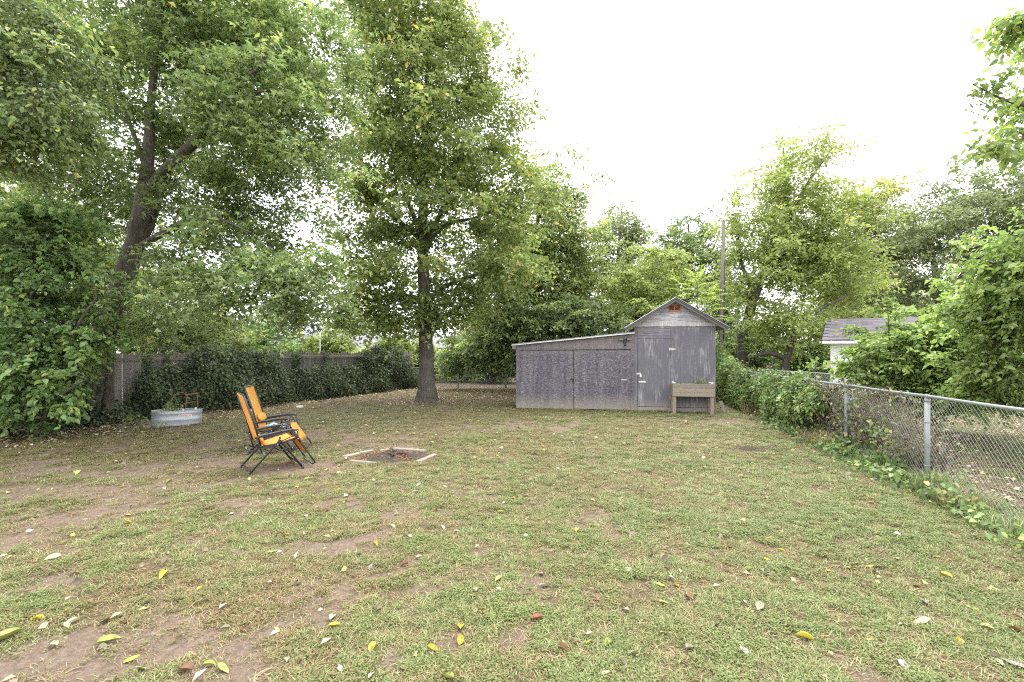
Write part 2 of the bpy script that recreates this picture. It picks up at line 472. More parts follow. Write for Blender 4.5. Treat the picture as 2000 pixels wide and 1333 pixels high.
def mat_ground():
    m, t, ns, ls, b = newmat('lawn_soil')
    at = ns.new('ShaderNodeAttribute'); at.attribute_name = 'mask'
    sep = ns.new('ShaderNodeSeparateColor'); ls.new(at.outputs['Color'], sep.inputs[0])
    v = coords(ns, ls)
    n1 = noise(ns, ls, v, 1.3, 5); n2 = noise(ns, ls, v, 22, 6, .7); n3 = noise(ns, ls, v, 150, 4, .7)
    dirt = ramp(ns, [(.25, (.12,.088,.066)), (.5, (.205,.152,.115)), (.75, (.30,.235,.185))]); ls.new(n2, dirt.inputs[0])
    grs = ramp(ns, [(.3, (.085,.068,.036)), (.55, (.16,.125,.07)), (.8, (.26,.205,.12))]); ls.new(n2, grs.inputs[0])
    lit = ramp(ns, [(.3, (.085,.06,.04)), (.55, (.19,.135,.088)), (.75, (.34,.26,.18))]); ls.new(n3, lit.inputs[0])
    c = mixc(ns, ls, sep.outputs[0], grs.outputs[0], dirt.outputs[0])
    c = mixc(ns, ls, sep.outputs[1], c, lit.outputs[0])
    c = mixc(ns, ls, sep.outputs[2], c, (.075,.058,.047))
    sp = ramp(ns, [(.35, (.72,.72,.72)), (.65, (1.18,1.18,1.18))]); ls.new(n3, sp.inputs[0])
    c = mixc(ns, ls, 1., c, sp.outputs[0], 'MULTIPLY')
    ls.new(c, b.inputs['Base Color'])
    b.inputs['Roughness'].default_value = .95
    b.inputs['Specular IOR Level'].default_value = .15
    ad = ns.new('ShaderNodeMath'); ad.operation = 'ADD'; ls.new(n2, ad.inputs[0]); ls.new(n3, ad.inputs[1])
    bump(ns, ls, b, ad.outputs[0], .8, .02)
    return m
M['ground'] = mat_ground()

def mat_grass():
    m, t, ns, ls, b = newmat('grass_blades')
    a = ns.new('ShaderNodeAttribute'); a.attribute_name = 'rnd'
    ti = ns.new('ShaderNodeAttribute'); ti.attribute_name = 'tint'; ti.attribute_type = 'INSTANCER'
    g = ramp(ns, [(0, (.12,.16,.045)), (.5, (.23,.275,.10)), (.85, (.38,.42,.205)), (1, (.48,.47,.27))]); ls.new(a.outputs['Fac'], g.inputs[0])
    d = ramp(ns, [(0, (.18,.125,.06)), (.5, (.30,.225,.115)), (1, (.42,.335,.19))]); ls.new(a.outputs['Fac'], d.inputs[0])
    # every blade is either living or dry; the tuft's own value shifts the share
    mr = ns.new('ShaderNodeMath'); mr.operation = 'MULTIPLY_ADD'; mr.inputs[1].default_value = 7.13; ls.new(a.outputs['Fac'], mr.inputs[0]); mr.inputs[2].default_value = .31
    fr = ns.new('ShaderNodeMath'); fr.operation = 'FRACT'; ls.new(mr.outputs[0], fr.inputs[0])
    gt = ns.new('ShaderNodeMath'); gt.operation = 'LESS_THAN'; ls.new(fr.outputs[0], gt.inputs[0]); ls.new(ti.outputs['Fac'], gt.inputs[1])
    c = mixc(ns, ls, gt.outputs[0], g.outputs[0], d.outputs[0])
    ls.new(c, b.inputs['Base Color'])
    b.inputs['Roughness'].default_value = .55; b.inputs['Specular IOR Level'].default_value = .3
    tr = ns.new('ShaderNodeBsdfTranslucent'); ls.new(c, tr.inputs[0])
    ms = ns.new('ShaderNodeMixShader'); ms.inputs[0].default_value = .25
    ls.new(b.outputs[0], ms.inputs[1]); ls.new(tr.outputs[0], ms.inputs[2]); ls.new(ms.outputs[0], ns['Material Output'].inputs[0])
    return m
M['grass'] = mat_grass()

# ================================================================ GROUND
FDX, FDY = .217, .976                     # direction of the side fence
FPX, FPY = 5.32, 6.10
def fence_x(y): return FPX + (np.asarray(y, float)-FPY)*FDX/FDY
def ivy_x(y): return -10.4 + (np.asarray(y, float)-12.05)*.39/.92

def relief(x, y):
    return .045*(fbm(x*.45, y*.45, 3)-.5) + .02*(fbm(x*2.3+4, y*2.3, 2)-.5)

dirt_spots = [(250,1260,.50,.9),(60,1140,.35,.6),(430,1300,.40,.7),(560,1200,.35,.5),(120,975,.8,.55),(60,915,1.0,.5),(330,905,.8,.5),(560,915,.55,.7),(520,860,1.2,.35),
              (770,1000,.50,.9),(860,955,.45,.55),(680,1055,.40,.6),(640,1000,.4,.4),(1430,826,1.1,.75),(1330,855,.8,.5),(1120,1015,.5,.3),(1370,1080,.3,.35),(900,1120,.4,.35),(1040,1160,.4,.3),
              (1560,835,.6,.5),(700,860,1.0,.35),(1000,830,1.6,.25),(420,1080,.4,.45),(200,1050,.5,.4),(830,1290,.3,.35),(1480,1310,.25,.4),(20,1320,.5,.6)]
def masks(x, y):
    n = fbm(x*.9+3, y*.9+8, 4); n2 = fbm(x*3.1, y*3.1+40, 3)
    d = np.zeros_like(x)
    for px, py, r, s in dirt_spots:
        gx, gy, _ = G(px, py)
        d = np.maximum(d, s*np.exp(-(((x-gx)/(r*1.5))**2 + ((y-gy)/r)**2)))
    left = sstep(1.0, -5.5, x)
    n3 = fbm(x*9., y*9.+4, 3)
    dirt = sstep(.47, .82, d*.9 + (n-.5)*1.1 + (n2-.5)*1.1 + (n3-.5)*.9 + .20 + left*.16)
    dl = x - ivy_x(y)                                   # metres in front of the ivy fence
    lit = np.where(y > 7.5, sstep(3.6, 1.0, dl + (n-.5)*2.4), 0)
    lit = np.maximum(lit, .75*np.exp(-(((x+2.6)/3.2)**2+((y-18.3)/2.6)**2)))
    lit = np.maximum(lit, .55*sstep(18, 21, y)*(x < 1))
    rx = x - fence_x(y)
    lit = np.maximum(lit, sstep(.2, .9, rx)*(.25+.75*sstep(.4, .6, n)))
    lit = np.where(y > 26, np.maximum(lit, .6), lit)
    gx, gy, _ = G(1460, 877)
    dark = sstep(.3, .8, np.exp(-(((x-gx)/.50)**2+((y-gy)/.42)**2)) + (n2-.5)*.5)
    gx, gy, _ = G(765, 893)
    dark = np.maximum(dark, .7*sstep(.35, .7, np.exp(-(((x-gx)/.6)**2+((y-gy)/.5)**2))))
    dark = np.maximum(dark, .7*sstep(23.2, 24.2, y))  # ground past the back fence: shade and leaf mould put into its colour
    return np.clip(dirt, 0, 1), np.clip(lit, 0, 1), np.clip(dark, 0, 1)

def axis(lo, hi, near_lo, near_hi, step, grow):
    a = list(np.arange(near_lo, near_hi, step)); s = step
    x = a[-1]
    while x < hi: s *= grow; x += s; a.append(x)
    s = step; x = near_lo; b = []
    while x > lo: s *= grow; x -= s; b.append(x)
    return np.array(b[::-1]+a)
gxs = axis(-600, 600, -9, 9, .09, 1.13); gys = axis(-60, 900, 1.6, 15, .09, 1.11)
XX, YY = np.meshgrid(gxs, gys)
fade = np.clip(1-np.maximum(0, (np.hypot(XX, YY)-25)/15), 0, 1)
ZZ = relief(XX, YY)*fade
nx, ny = len(gxs), len(gys)
ii = np.arange((ny-1)*nx).reshape(ny-1, nx)[:, :-1].ravel()
T = np.concatenate([np.stack([ii, ii+1, ii+nx+1], 1), np.stack([ii, ii+nx+1, ii+nx], 1)])
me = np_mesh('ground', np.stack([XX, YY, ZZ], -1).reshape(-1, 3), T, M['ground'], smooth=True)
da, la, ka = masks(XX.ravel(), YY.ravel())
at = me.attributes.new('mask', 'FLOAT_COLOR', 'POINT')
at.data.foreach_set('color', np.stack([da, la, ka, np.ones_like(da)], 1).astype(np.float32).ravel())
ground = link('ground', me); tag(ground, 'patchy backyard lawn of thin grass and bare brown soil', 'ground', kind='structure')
def gz(x, y): return float(relief(np.array([x]), np.array([y]))[0])

# ---- grass tufts, one scattered object
def tuft(seed, n, rad, lmin, lmax, wd, lean):
    r = np.random.default_rng(seed); V = []; T_ = []; A = []
    for i in range(n):
        a = r.uniform(0, 2*PI); rr = rad*math.sqrt(r.random()); base = np.array([rr*math.cos(a), rr*math.sin(a), -.004])
        b = r.uniform(0, 2*PI); L = r.uniform(lmin, lmax); le = r.uniform(*lean)
        d = np.array([math.cos(b)*math.sin(le), math.sin(b)*math.sin(le), math.cos(le)])
        s = np.array([-math.sin(b), math.cos(b), 0])*wd*r.uniform(.7, 1.3)/2
        m_ = base + d*L*.55; tip = base + d*L + np.array([math.cos(b)*.25*L, math.sin(b)*.25*L, -.12*L])
        o = len(V); V += [base-s, base+s, m_-s*.85, m_+s*.85, tip]
        T_ += [(o, o+1, o+3), (o, o+3, o+2), (o+2, o+3, o+4)]; A += [r.random()]*5
    return V, T_, A
def weed(seed, n):
    r = np.random.default_rng(seed); V = []; T_ = []; A = []
    for i in range(n):
        a = r.uniform(0, 2*PI); rr = .045*math.sqrt(r.random()); c = np.array([rr*math.cos(a), rr*math.sin(a), r.uniform(.012, .035)])
        b = r.uniform(0, 2*PI); d = np.array([math.cos(b), math.sin(b), r.uniform(-.3, .4)])*.007; s = np.array([-math.sin(b), math.cos(b), r.uniform(-.3, .3)])*.0042
        o = len(V); V += [c-d, c+s, c+d, c-s]; T_ += [(o, o+1, o+2), (o, o+2, o+3)]; A += [r.random()*.55]*4
    return V, T_, A
tc_ = bpy.data.collections.new('tufts')
for k in range(5):
    me = np_mesh('tuft', *tuft(50+k, 17, .05, .018, .05, .0042, (.35, 1.25))[:2], M['grass'], {'rnd': tuft(50+k, 17, .05, .018, .05, .0042, (.35, 1.25))[2]})
    tc_.objects.link(bpy.data.objects.new('tuft_%02d' % k, me))
for k in range(3):                        # thatch: dead blades lying flat
    a_ = tuft(150+k, 20, .07, .02, .06, .0036, (1.35, 1.6)); v_ = [q+np.array([0, 0, .006]) for q in a_[0]]
    tc_.objects.link(bpy.data.objects.new('tuft_%02d' % (8+k), np_mesh('tuft', v_, a_[1], M['grass'], {'rnd': a_[2]})))
for k in range(3):
    a_ = weed(80+k, 30)
    tc_.objects.link(bpy.data.objects.new('tuft_%02d' % (5+k), np_mesh('tuft', a_[0], a_[1], M['grass'], {'rnd': a_[2]})))

def scatter(name, pts, rot, scl, tint, idx, collection):
    me = bpy.data.meshes.new(name)
    me.vertices.add(len(pts)); me.vertices.foreach_set('co', np.ascontiguousarray(pts, np.float32).ravel())
    for nm, typ, key, arr in (('rot', 'FLOAT_VECTOR', 'vector', rot), ('scl', 'FLOAT_VECTOR', 'vector', scl), ('tint', 'FLOAT', 'value', tint), ('pick', 'INT', 'value', idx)):
        at = me.attributes.new(nm, typ, 'POINT')
        at.data.foreach_set(key, np.ascontiguousarray(arr, np.int32 if typ == 'INT' else np.float32).ravel())
    o = link(name, me)
    g = bpy.data.node_groups.new(name, 'GeometryNodeTree')
    g.interface.new_socket('Geometry', in_out='INPUT', socket_type='NodeSocketGeometry')
    g.interface.new_socket('Geometry', in_out='OUTPUT', socket_type='NodeSocketGeometry')
    n = g.nodes; gi = n.new('NodeGroupInput'); go = n.new('NodeGroupOutput')
    mp = n.new('GeometryNodeMeshToPoints'); iop = n.new('GeometryNodeInstanceOnPoints')
    ci = n.new('GeometryNodeCollectionInfo'); ci.inputs[0].default_value = collection
    ci.inputs['Separate Children'].default_value = True; ci.inputs['Reset Children'].default_value = True
    def na(nm, typ):
        k = n.new('GeometryNodeInputNamedAttribute'); k.data_type = typ; k.inputs[0].default_value = nm
        return [s for s in k.outputs if s.enabled][0]
    L = g.links.new
    L(gi.outputs[0], mp.inputs[0]); L(mp.outputs[0], iop.inputs['Points']); L(ci.outputs[0], iop.inputs['Instance'])
    iop.inputs['Pick Instance'].default_value = True
    L(na('pick', 'INT'), iop.inputs['Instance Index']); L(na('rot', 'FLOAT_VECTOR'), iop.inputs['Rotation']); L(na('scl', 'FLOAT_VECTOR'), iop.inputs['Scale'])
    L(iop.outputs[0], go.inputs[0])
    o.modifiers.new('scatter', 'NODES').node_group = g
    return o

# shed footprint (front edge left -> right, depth)
SL = np.array([.125, 14.75]); SR = np.array([5.86, 13.70])
SU = (SR-SL)/np.linalg.norm(SR-SL); SV = np.array([-SU[1], SU[0]]); SANG = math.atan2(SU[1], SU[0])
def in_shed(x, y):
    u = (x-SL[0])*SU[0]+(y-SL[1])*SU[1]; v = (x-SL[0])*SV[0]+(y-SL[1])*SV[1]
    return (u > -.02) & (u < 5.9) & (v > 0.0) & (v < 2.6)

rg = np.random.default_rng(21)
PX = []
for y0, y1, dens in ((1.8, 3.6, 2100), (3.6, 6, 1500), (6, 10, 800), (10, 15, 420), (15, 26, 140)):
    hw = y1*1.13+.6
    n = int((y1-y0)*2*hw*dens)
    PX.append(np.stack([rg.uniform(-hw, hw, n), rg.uniform(y0, y1, n)], 1))
PXY = np.concatenate(PX); x, y = PXY[:, 0], PXY[:, 1]
dd, ll, kk = masks(x, y)
clus = .6*fbm(x*5+1, y*5, 3)+.4*fbm(x*13, y*13+5, 2)
prob = (1-.86*dd)*(1-.88*ll)*(1-.97*kk)*(.10+.90*sstep(.42, .56, clus+.045*sstep(-3, 3, x)))
gx, gy, _ = G(765, 893)
keep = (rg.random(len(x)) < prob) & ~in_shed(x, y) & (np.abs(x) < y*1.14+.5)
keep &= ~((np.abs((x-gx)*.8+(y-gy)*.25) < .6) & (np.abs((y-gy)) < .45))
x, y, dd = x[keep], y[keep], dd[keep]
n = len(x)
near = sstep(2, 10, y)
gn = fbm(x*.6+30, y*.6, 3)
gp = fbm(x*3.3+11, y*3.3+2, 3)
green = np.clip(.56 + (gn-.5)*1.3 + (gp-.5)*1.5 + .30*sstep(-3.5, 3.0, x) - .55*dd - .12*sstep(6, 11, y)*(x < 4.5), 0, 1)
strip = np.exp(-((x-fence_x(y)+.9)/.8)**2); green = np.clip(green+.35*strip, 0, 1)
tint = np.clip(.78 - .78*green + rg.normal(0, .10, n), .04, .97)
isweed = rg.random(n) < .08+sstep(.46, .72, fbm(x*2.4+70, y*2.4, 3)+.07*(x > 0.))*.45
pick = np.where(isweed, rg.integers(5, 8, n), rg.integers(0, 5, n))
s = rg.uniform(.6, 1.3, n)*(1+near*.35)
scl = np.stack([s, s, s*rg.uniform(.5, .95, n)*(1-.25*near)], 1)
rot = np.stack([rg.normal(0, .12, n), rg.normal(0, .12, n), rg.uniform(0, 2*PI, n)], 1)
# flat dead blades, also thinly over the bare soil
PX = []
for y0, y1, dens in ((1.8, 3.6, 230), (3.6, 6, 170), (6, 10, 100), (10, 15, 60), (15, 24, 25)):
    hw = y1*1.13+.6; m_ = int((y1-y0)*2*hw*dens); PX.append(np.stack([rg.uniform(-hw, hw, m_), rg.uniform(y0, y1, m_)], 1))
PX = np.concatenate(PX); tx, ty = PX[:, 0], PX[:, 1]; d2, l2, k2 = masks(tx, ty)
kp = (rg.random(len(tx)) < (1-.92*d2)*(1-.6*l2)*(1-.95*k2)*(.35+fbm(tx*4, ty*4+9, 3))) & ~in_shed(tx, ty) & (np.abs(tx) < ty*1.14+.5) & (tx < fence_x(ty)+.3)
tx, ty = tx[kp], ty[kp]; m_ = len(tx); ts = rg.uniform(.7, 1.4, m_)*(1+sstep(2, 10, ty)*.5)
x = np.concatenate([x, tx]); y = np.concatenate([y, ty]); tint = np.concatenate([tint, np.full(m_, .9)]); pick = np.concatenate([pick, rg.integers(8, 11, m_)])
scl = np.concatenate([scl, np.stack([ts, ts, ts], 1)]); rot = np.concatenate([rot, np.stack([rg.normal(0, .06, m_), rg.normal(0, .06, m_), rg.uniform(0, 2*PI, m_)], 1)])
m_ = 900; tu = rg.uniform(-.3, 6.1, m_); tv = -.03-.22*rg.random(m_)**2; kp = fbm(tu*2.2, tu*0+6, 3) > .42+.3*rg.random(m_)-.12
tx = (SL[0]+SU[0]*tu+SV[0]*tv)[kp]; ty = (SL[1]+SU[1]*tu+SV[1]*tv)[kp]; m_ = len(tx); ts = rg.uniform(1.2, 2.4, m_)
x = np.concatenate([x, tx]); y = np.concatenate([y, ty]); tint = np.concatenate([tint, rg.uniform(.05, .45, m_)]); pick = np.concatenate([pick, rg.integers(0, 5, m_)])
scl = np.concatenate([scl, np.stack([ts*.7, ts*.7, ts], 1)]); rot = np.concatenate([rot, np.stack([rg.normal(0, .1, m_), rg.normal(0, .1, m_), rg.uniform(0, 2*PI, m_)], 1)])
fadeg = np.clip(1-np.maximum(0, (np.hypot(x, y)-25)/15), 0, 1)
gr = scatter('grass', np.stack([x, y, relief(x, y)*fadeg], 1), rot, scl, tint, pick, tc_)
tag(gr, 'short patchy grass and low weeds of the backyard lawn', 'grass', kind='stuff')

# ================================================================ LEAVES AND TREES
def norm(a): return a/np.maximum(np.linalg.norm(a, axis=-1, keepdims=True), 1e-9)

def leaf_arrays(p, d, nrm, L, W, rnd, clump, fold=.22, shape='kite', curl=.0):
    """leaves at p along d with upper side nrm; returns verts, tris, attrs"""
    n = len(p)
    d = norm(d); nrm = norm(nrm - d*np.sum(nrm*d, 1, keepdims=True)); s = np.cross(nrm, d)
    L = L[:, None]; W = W[:, None]
    if shape == 'kite':
        mid = p + d*L*.45 + nrm*W*fold
        V = np.stack([p, mid+s*W*.5, p+d*L - nrm*L*curl, mid-s*W*.5], 1)
        T_ = np.array([[0, 1, 2], [0, 2, 3]])
    elif shape == 'oval':
        up = nrm*W*fold
        V = np.stack([p, p+d*L*.28+s*W*.46+up, p+d*L*.66+s*W*.38+up-nrm*L*curl*.4, p+d*L-nrm*L*curl, p+d*L*.66-s*W*.38+up-nrm*L*curl*.4, p+d*L*.28-s*W*.46+up], 1)
        T_ = np.array([[0, 1, 2], [0, 2, 3], [0, 3, 4], [0, 4, 5]])
    else:  # three-lobed
        a = p+d*L*.18
        V = np.stack([p, a+(d*.35+s*.62)*L*.8-nrm*L*.1, a+(d*.55+s*.1)*L*.5+nrm*L*.05, p+d*L-nrm*L*.12, a+(d*.55-s*.1)*L*.5+nrm*L*.05, a+(d*.35-s*.62)*L*.8-nrm*L*.1], 1)
        T_ = np.array([[0, 1, 2], [0, 2, 3], [0, 3, 4], [0, 4, 5]])
    k = V.shape[1]
    TT = (T_[None]+(np.arange(n)*k)[:, None, None]).reshape(-1, 3)
    return V.reshape(-1, 3), TT, {'rnd': np.repeat(rnd, k), 'clump': np.repeat(clump, k)}

def unit_leaf(name, mat, shape='oval', fold=.22, rnd=.5, clump=.5, asp=.6, curl=.1):
    V, T_, A = leaf_arrays(np.zeros((1, 3)), np.array([[1., 0, 0]]), np.array([[0, 0, 1.]]), np.array([1.]), np.array([asp]), np.array([rnd]), np.array([clump]), fold, shape, curl)
    return np_mesh(name, V, T_, mat, A)

def tubes(paths, sides):
    """paths: list of (n,4) -> one triangle mesh"""
    Vs, Ts, off = [], [], 0
    for pth in paths:
        p = pth[:, :3]; r = pth[:, 3]; n = len(p)
        t = norm(np.gradient(p, axis=0))
        a = np.where(np.abs(t[:, 2:3]) < .9, np.array([[0, 0, 1.]]), np.array([[1., 0, 0]]))
        if n > 2: a = np.repeat(a[n//2][None], n, 0)
        u = norm(np.cross(t, a)); v = np.cross(t, u)
        k = sides if r[0] > .03 else max(3, sides-3) if r[0] > .012 else 3
        an = np.arange(k)*2*PI/k
        V = p[:, None]+(u[:, None]*np.cos(an)[None, :, None]+v[:, None]*np.sin(an)[None, :, None])*r[:, None, None]
        i = (np.arange(n-1)*k)[:, None]; j = np.arange(k)[None]; j2 = (j+1) % k
        a0, a1, b0, b1 = (i+j).ravel(), (i+j2).ravel(), (i+k+j).ravel(), (i+k+j2).ravel()
        Ts.append(np.concatenate([np.stack([a0, a1, b1], 1), np.stack([a0, b1, b0], 1)])+off)
        Vs.append(V.reshape(-1, 3)); off += n*k
    return np.concatenate(Vs), np.concatenate(Ts)

def limb(*rows, Y=None):
    """rows (px, py, [Y], r) in photo pixels -> world polyline with radii"""
    out = []
    for r_ in rows:
        if len(r_) == 3: out.append((*P(r_[0], r_[1], Y), r_[2]))
        else: out.append((*P(r_[0], r_[1], r_[2]), r_[3]))
    return np.array(out)

def blob(px, py, Y, rx, rz, ry=None, w_=1.):
    """ellipsoid: centre by photo pixel and depth, radii rx, rz in pixels"""
    k = Y/F
    return (np.array(P(px, py, Y)), np.array([rx*k, (ry if ry else rx*k*.85), rz*k]), w_)

def make_tree(name, label, limbs, blobs, ncl, ntw, nlf, leaf, asp, spread, mleaf, mbark, seed, droop=.25, shape='kite', fold=.25, curl=.05,
              shell=.45, rag=.2, cat='tree', group=None, pieces=0, lean=.6, twig_r=.004, ybox=None, floor=.25, crown='crown'):
    r = np.random.default_rng(seed)
    base = np.array([limbs[0][0][0], limbs[0][0][1], 0.])
    root = empty(name, base, 0, label, cat, group)
    # trunk and main limbs
    main = []
    for q in limbs:
        c = crom(q, 6)
        k = np.arange(len(c)); wob = c[:, 3:4]*.05
        c[:, :3] += np.stack([np.sin(k*1.7+seed), np.cos(k*1.3+seed*2), 0*k], 1)*wob*(k[:, None] > 0)
        main.append(c)
    nodes = np.concatenate([c[len(c)//4:] if i == 0 else c[1:] for i, c in enumerate(main)])
    # foliage centres
    wts = np.array([b[2]*np.prod(b[1])**.75 for b in blobs]); wts /= wts.sum()
    tg = []
    for i in r.choice(len(blobs), ncl, p=wts):
        c, rad, _ = blobs[i]
        v = norm(r.normal(size=3)); q = (shell + (1-shell)*r.random())**.6 if r.random() < .8 else r.random()**.5
        tg.append(c+v*rad*q*(1+rag*r.normal()))
    tg = np.array(tg); tg = tg[tg[:, 2] > floor]
    if ybox is not None: tg = tg[(tg[:, 1] > ybox[0]) & (tg[:, 1] < ybox[1])]
    dist = np.array([np.min(np.linalg.norm(nodes[:, :3]-t, axis=1)) for t in tg])
    tg = tg[np.argsort(dist)]
    NP = np.zeros((len(nodes)+len(tg)*6, 4)); NP[:len(nodes)] = nodes; nn = len(nodes)
    br, ends, edir = [], [], []
    for t in tg:
        dv = t-NP[:nn, :3]; d = np.linalg.norm(dv, axis=1)+1e-6
        cost = d*(1+.8*np.abs(dv[:, 2]/d-.3))
        j = int(np.argmin(cost)); a = NP[j]; L = d[j]
        if L < .05: continue
        ctl = (a[:3]+t)/2 + np.array([0, 0, .14*L]) + r.normal(size=3)*.06*L
        s_ = np.linspace(0, 1, 5)[:, None]
        c = a[:3]*(1-s_)**2 + 2*ctl*s_*(1-s_) + t*s_**2
        r0 = max(twig_r, min(a[3]*.75, .010+.014*L)); rr = np.linspace(r0, twig_r*.7, 5)
        pth = np.column_stack([c, rr]); br.append(pth)
        NP[nn:nn+3] = pth[1:4]; nn += 3
        ends.append(t); edir.append(norm((t-ctl)[None])[0])
    ends = np.array(ends); edir = np.array(edir); nc = len(ends)
    # twigs
    cl = np.repeat(np.arange(nc), ntw)
    eh = norm(edir*np.array([1, 1, .35])); pr_ = norm(np.cross(eh, np.array([0, 0, 1.]))+r.normal(size=(nc, 3))*.12)
    fan = r.uniform(-1.15, 1.15, len(cl))[:, None]
    st = ends[cl]-eh[cl]*(spread*r.uniform(0, .75, len(cl)))[:, None]+r.normal(size=(len(cl), 3))*spread*np.array([.16, .16, .09])
    td = norm(eh[cl]*(1.05-.45*np.abs(fan)) + pr_[cl]*fan + r.normal(size=(len(cl), 3))*np.array([.25, .25, .28]) + np.array([0, 0, -droop]))
    tl = spread*r.uniform(.5, 1.15, len(cl))
    tw = np.repeat(np.arange(len(cl)), nlf)
    t_ = np.tile((np.arange(nlf)+.6)/nlf, len(cl))+r.uniform(-.04, .04, len(tw))
    p = st[tw] + td[tw]*(tl[tw]*t_)[:, None]; p[:, 2] -= droop*.8*tl[tw]*t_**2
    side = norm(np.cross(td[tw], np.array([0, 0, 1.])+r.normal(size=(len(tw), 3))*.3))*np.where(np.arange(len(tw)) % 2, 1, -1)[:, None]
    ld = norm(td[tw]*.5 + side*.8 + r.normal(size=(len(tw), 3))*.35 + np.array([0, 0, -droop*1.2]))
    ln = norm(np.array([0, 0, 1.]) + r.normal(size=(len(tw), 3))*lean)
    p += r.normal(size=p.shape)*spread*.05
    cv = r.random(nc); LL = leaf*r.uniform(.6, 1.25, len(tw))*(.8+.45*cv[cl[tw]])
    rnd = np.clip(r.random(len(tw))*.85 + .15*cv[cl[tw]], 0, 1)
    ok = p[:, 2] > .06
    p, ld, ln, LL, rnd, cc = p[ok], ld[ok], ln[ok], LL[ok], rnd[ok], cv[cl[tw]][ok]
    # meshes
    V, T_ = tubes(main, 12)
    link('trunk', np_mesh('trunk', V-base, T_, mbark, smooth=True), root)
    tws = []
    if ntw*nc < 9000 and base[1] < 15:
        jj = r.integers(2, 5, len(cl))
        tws = [np.array([[*br[cl[i]][jj[i], :3], twig_r*.7], [*st[i], twig_r*.6], [*(st[i]+td[i]*tl[i]*.6-np.array([0, 0, droop*.29*tl[i]])), twig_r*.5], [*(st[i]+td[i]*tl[i]-np.array([0, 0, droop*.8*tl[i]])), twig_r*.3]]) for i in range(len(cl))]
    if br:
        V, T_ = tubes(br+tws, 6)
        tag(link('branches', np_mesh('branches', V-base, T_, mbark, smooth=True), root), kind='stuff')
    if pieces:
        # the leaves that show largest are parts of their own
        dc = np.linalg.norm(p-np.array([0, 0, H]), axis=1)
        inv = np.abs(p[:, 0]) < p[:, 1]*1.07
        o = np.argsort(np.where(inv, dc, 1e6)/LL)[:pieces]
        mes = [unit_leaf('leaf', mleaf, shape, fold, q, .3+.5*q, asp, curl) for q in (.1, .3, .5, .65, .8, .95)]
        d_ = norm(ld[o]); n_ = norm(ln[o]-d_*np.sum(ln[o]*d_, 1, keepdims=True)); s__ = np.cross(n_, d_)
        for k, i in enumerate(o):
            ob = bpy.data.objects.new('leaf', mes[int(r.integers(0, 6))]); ob.parent = root; col.objects.link(ob)
            q = p[i]-base; l_ = LL[i]
            ob.matrix_local = Matrix(((d_[k][0]*l_, s__[k][0]*l_, n_[k][0]*l_, q[0]), (d_[k][1]*l_, s__[k][1]*l_, n_[k][1]*l_, q[1]), (d_[k][2]*l_, s__[k][2]*l_, n_[k][2]*l_, q[2]), (0, 0, 0, 1)))
        mk = np.ones(len(p), bool); mk[o] = False
        p, ld, ln, LL, rnd, cc = p[mk], ld[mk], ln[mk], LL[mk], rnd[mk], cc[mk]
    if len(p):
        V, T_, A = leaf_arrays(p-base, ld, ln, LL, LL*asp, rnd, cc, fold, shape, curl)
        c = link(crown, np_mesh(crown, V, T_, mleaf, A), root)
    return root

# --- the big maple leaning in from the wooden fence
make_tree('maple_tree', 'tall leaning maple with forked grey trunk beside the oval metal tank', [
    limb((165,838,11.5,.40),(178,770,11.5,.29),(200,660,11.4,.25),(232,575,11.3,.23),(262,480,11.2,.20),(280,390,11.1,.17),(290,300,11.1,.12),(293,220,11.1,.09),(305,110,11,.06),(325,-30,11,.03)),
    limb((205,832,11.6,.16),(212,770,11.6,.12),(215,690,11.6,.10),(225,610,11.5,.08)),
    limb((280,385,11.1,.13),(330,325,10.9,.12),(385,272,10.6,.105),(430,212,10.3,.08),(465,170,10.1,.05),(510,125,10.,.025),(540,90,10.,.008)),
    limb((430,205,10.3,.05),(480,188,10.1,.035),(530,175,9.9,.02),(570,172,9.8,.008)),
    limb((265,490,11.2,.11),(292,440,11.4,.10),(312,380,11.8,.085),(345,300,12.4,.065),(365,190,12.9,.05),(380,60,13.2,.03)),
    limb((268,485,11.2,.08),(315,458,10.8,.07),(365,432,10.4,.055),(430,430,9.9,.03),(490,455,9.5,.010)),
    limb((286,330,11.1,.06),(260,260,11.3,.05),(235,190,11.5,.04),(200,100,11.6,.025))],
    [blob(330,150,12.2,290,210,2.4,1.0), blob(560,130,11.6,150,190,1.8,.9), blob(530,380,10.9,170,140,1.6,1.0), blob(440,560,8.9,150,66,.9,1.5), blob(590,550,9.6,95,90,.9,1.4), blob(340,520,9.6,90,60,.7,.9), blob(480,190,9.9,130,110,.9,.9), blob(220,330,10.4,90,80,.7,.6), blob(330,625,11.8,150,40,.6,.9), blob(150,380,12.4,170,120,1.2,.7), blob(330,-60,11.5,300,150,3.,.6), blob(120,120,12.6,150,150,1.5,.5), blob(440,60,11.,160,120,1.6,.6), blob(330,420,12.8,200,140,1.0,.6)],
    930, 14, 10, .122, .45, .80, M['maple'], M['bark_maple'], 3, droop=.22, shape='lobe', lean=.55, rag=.24)

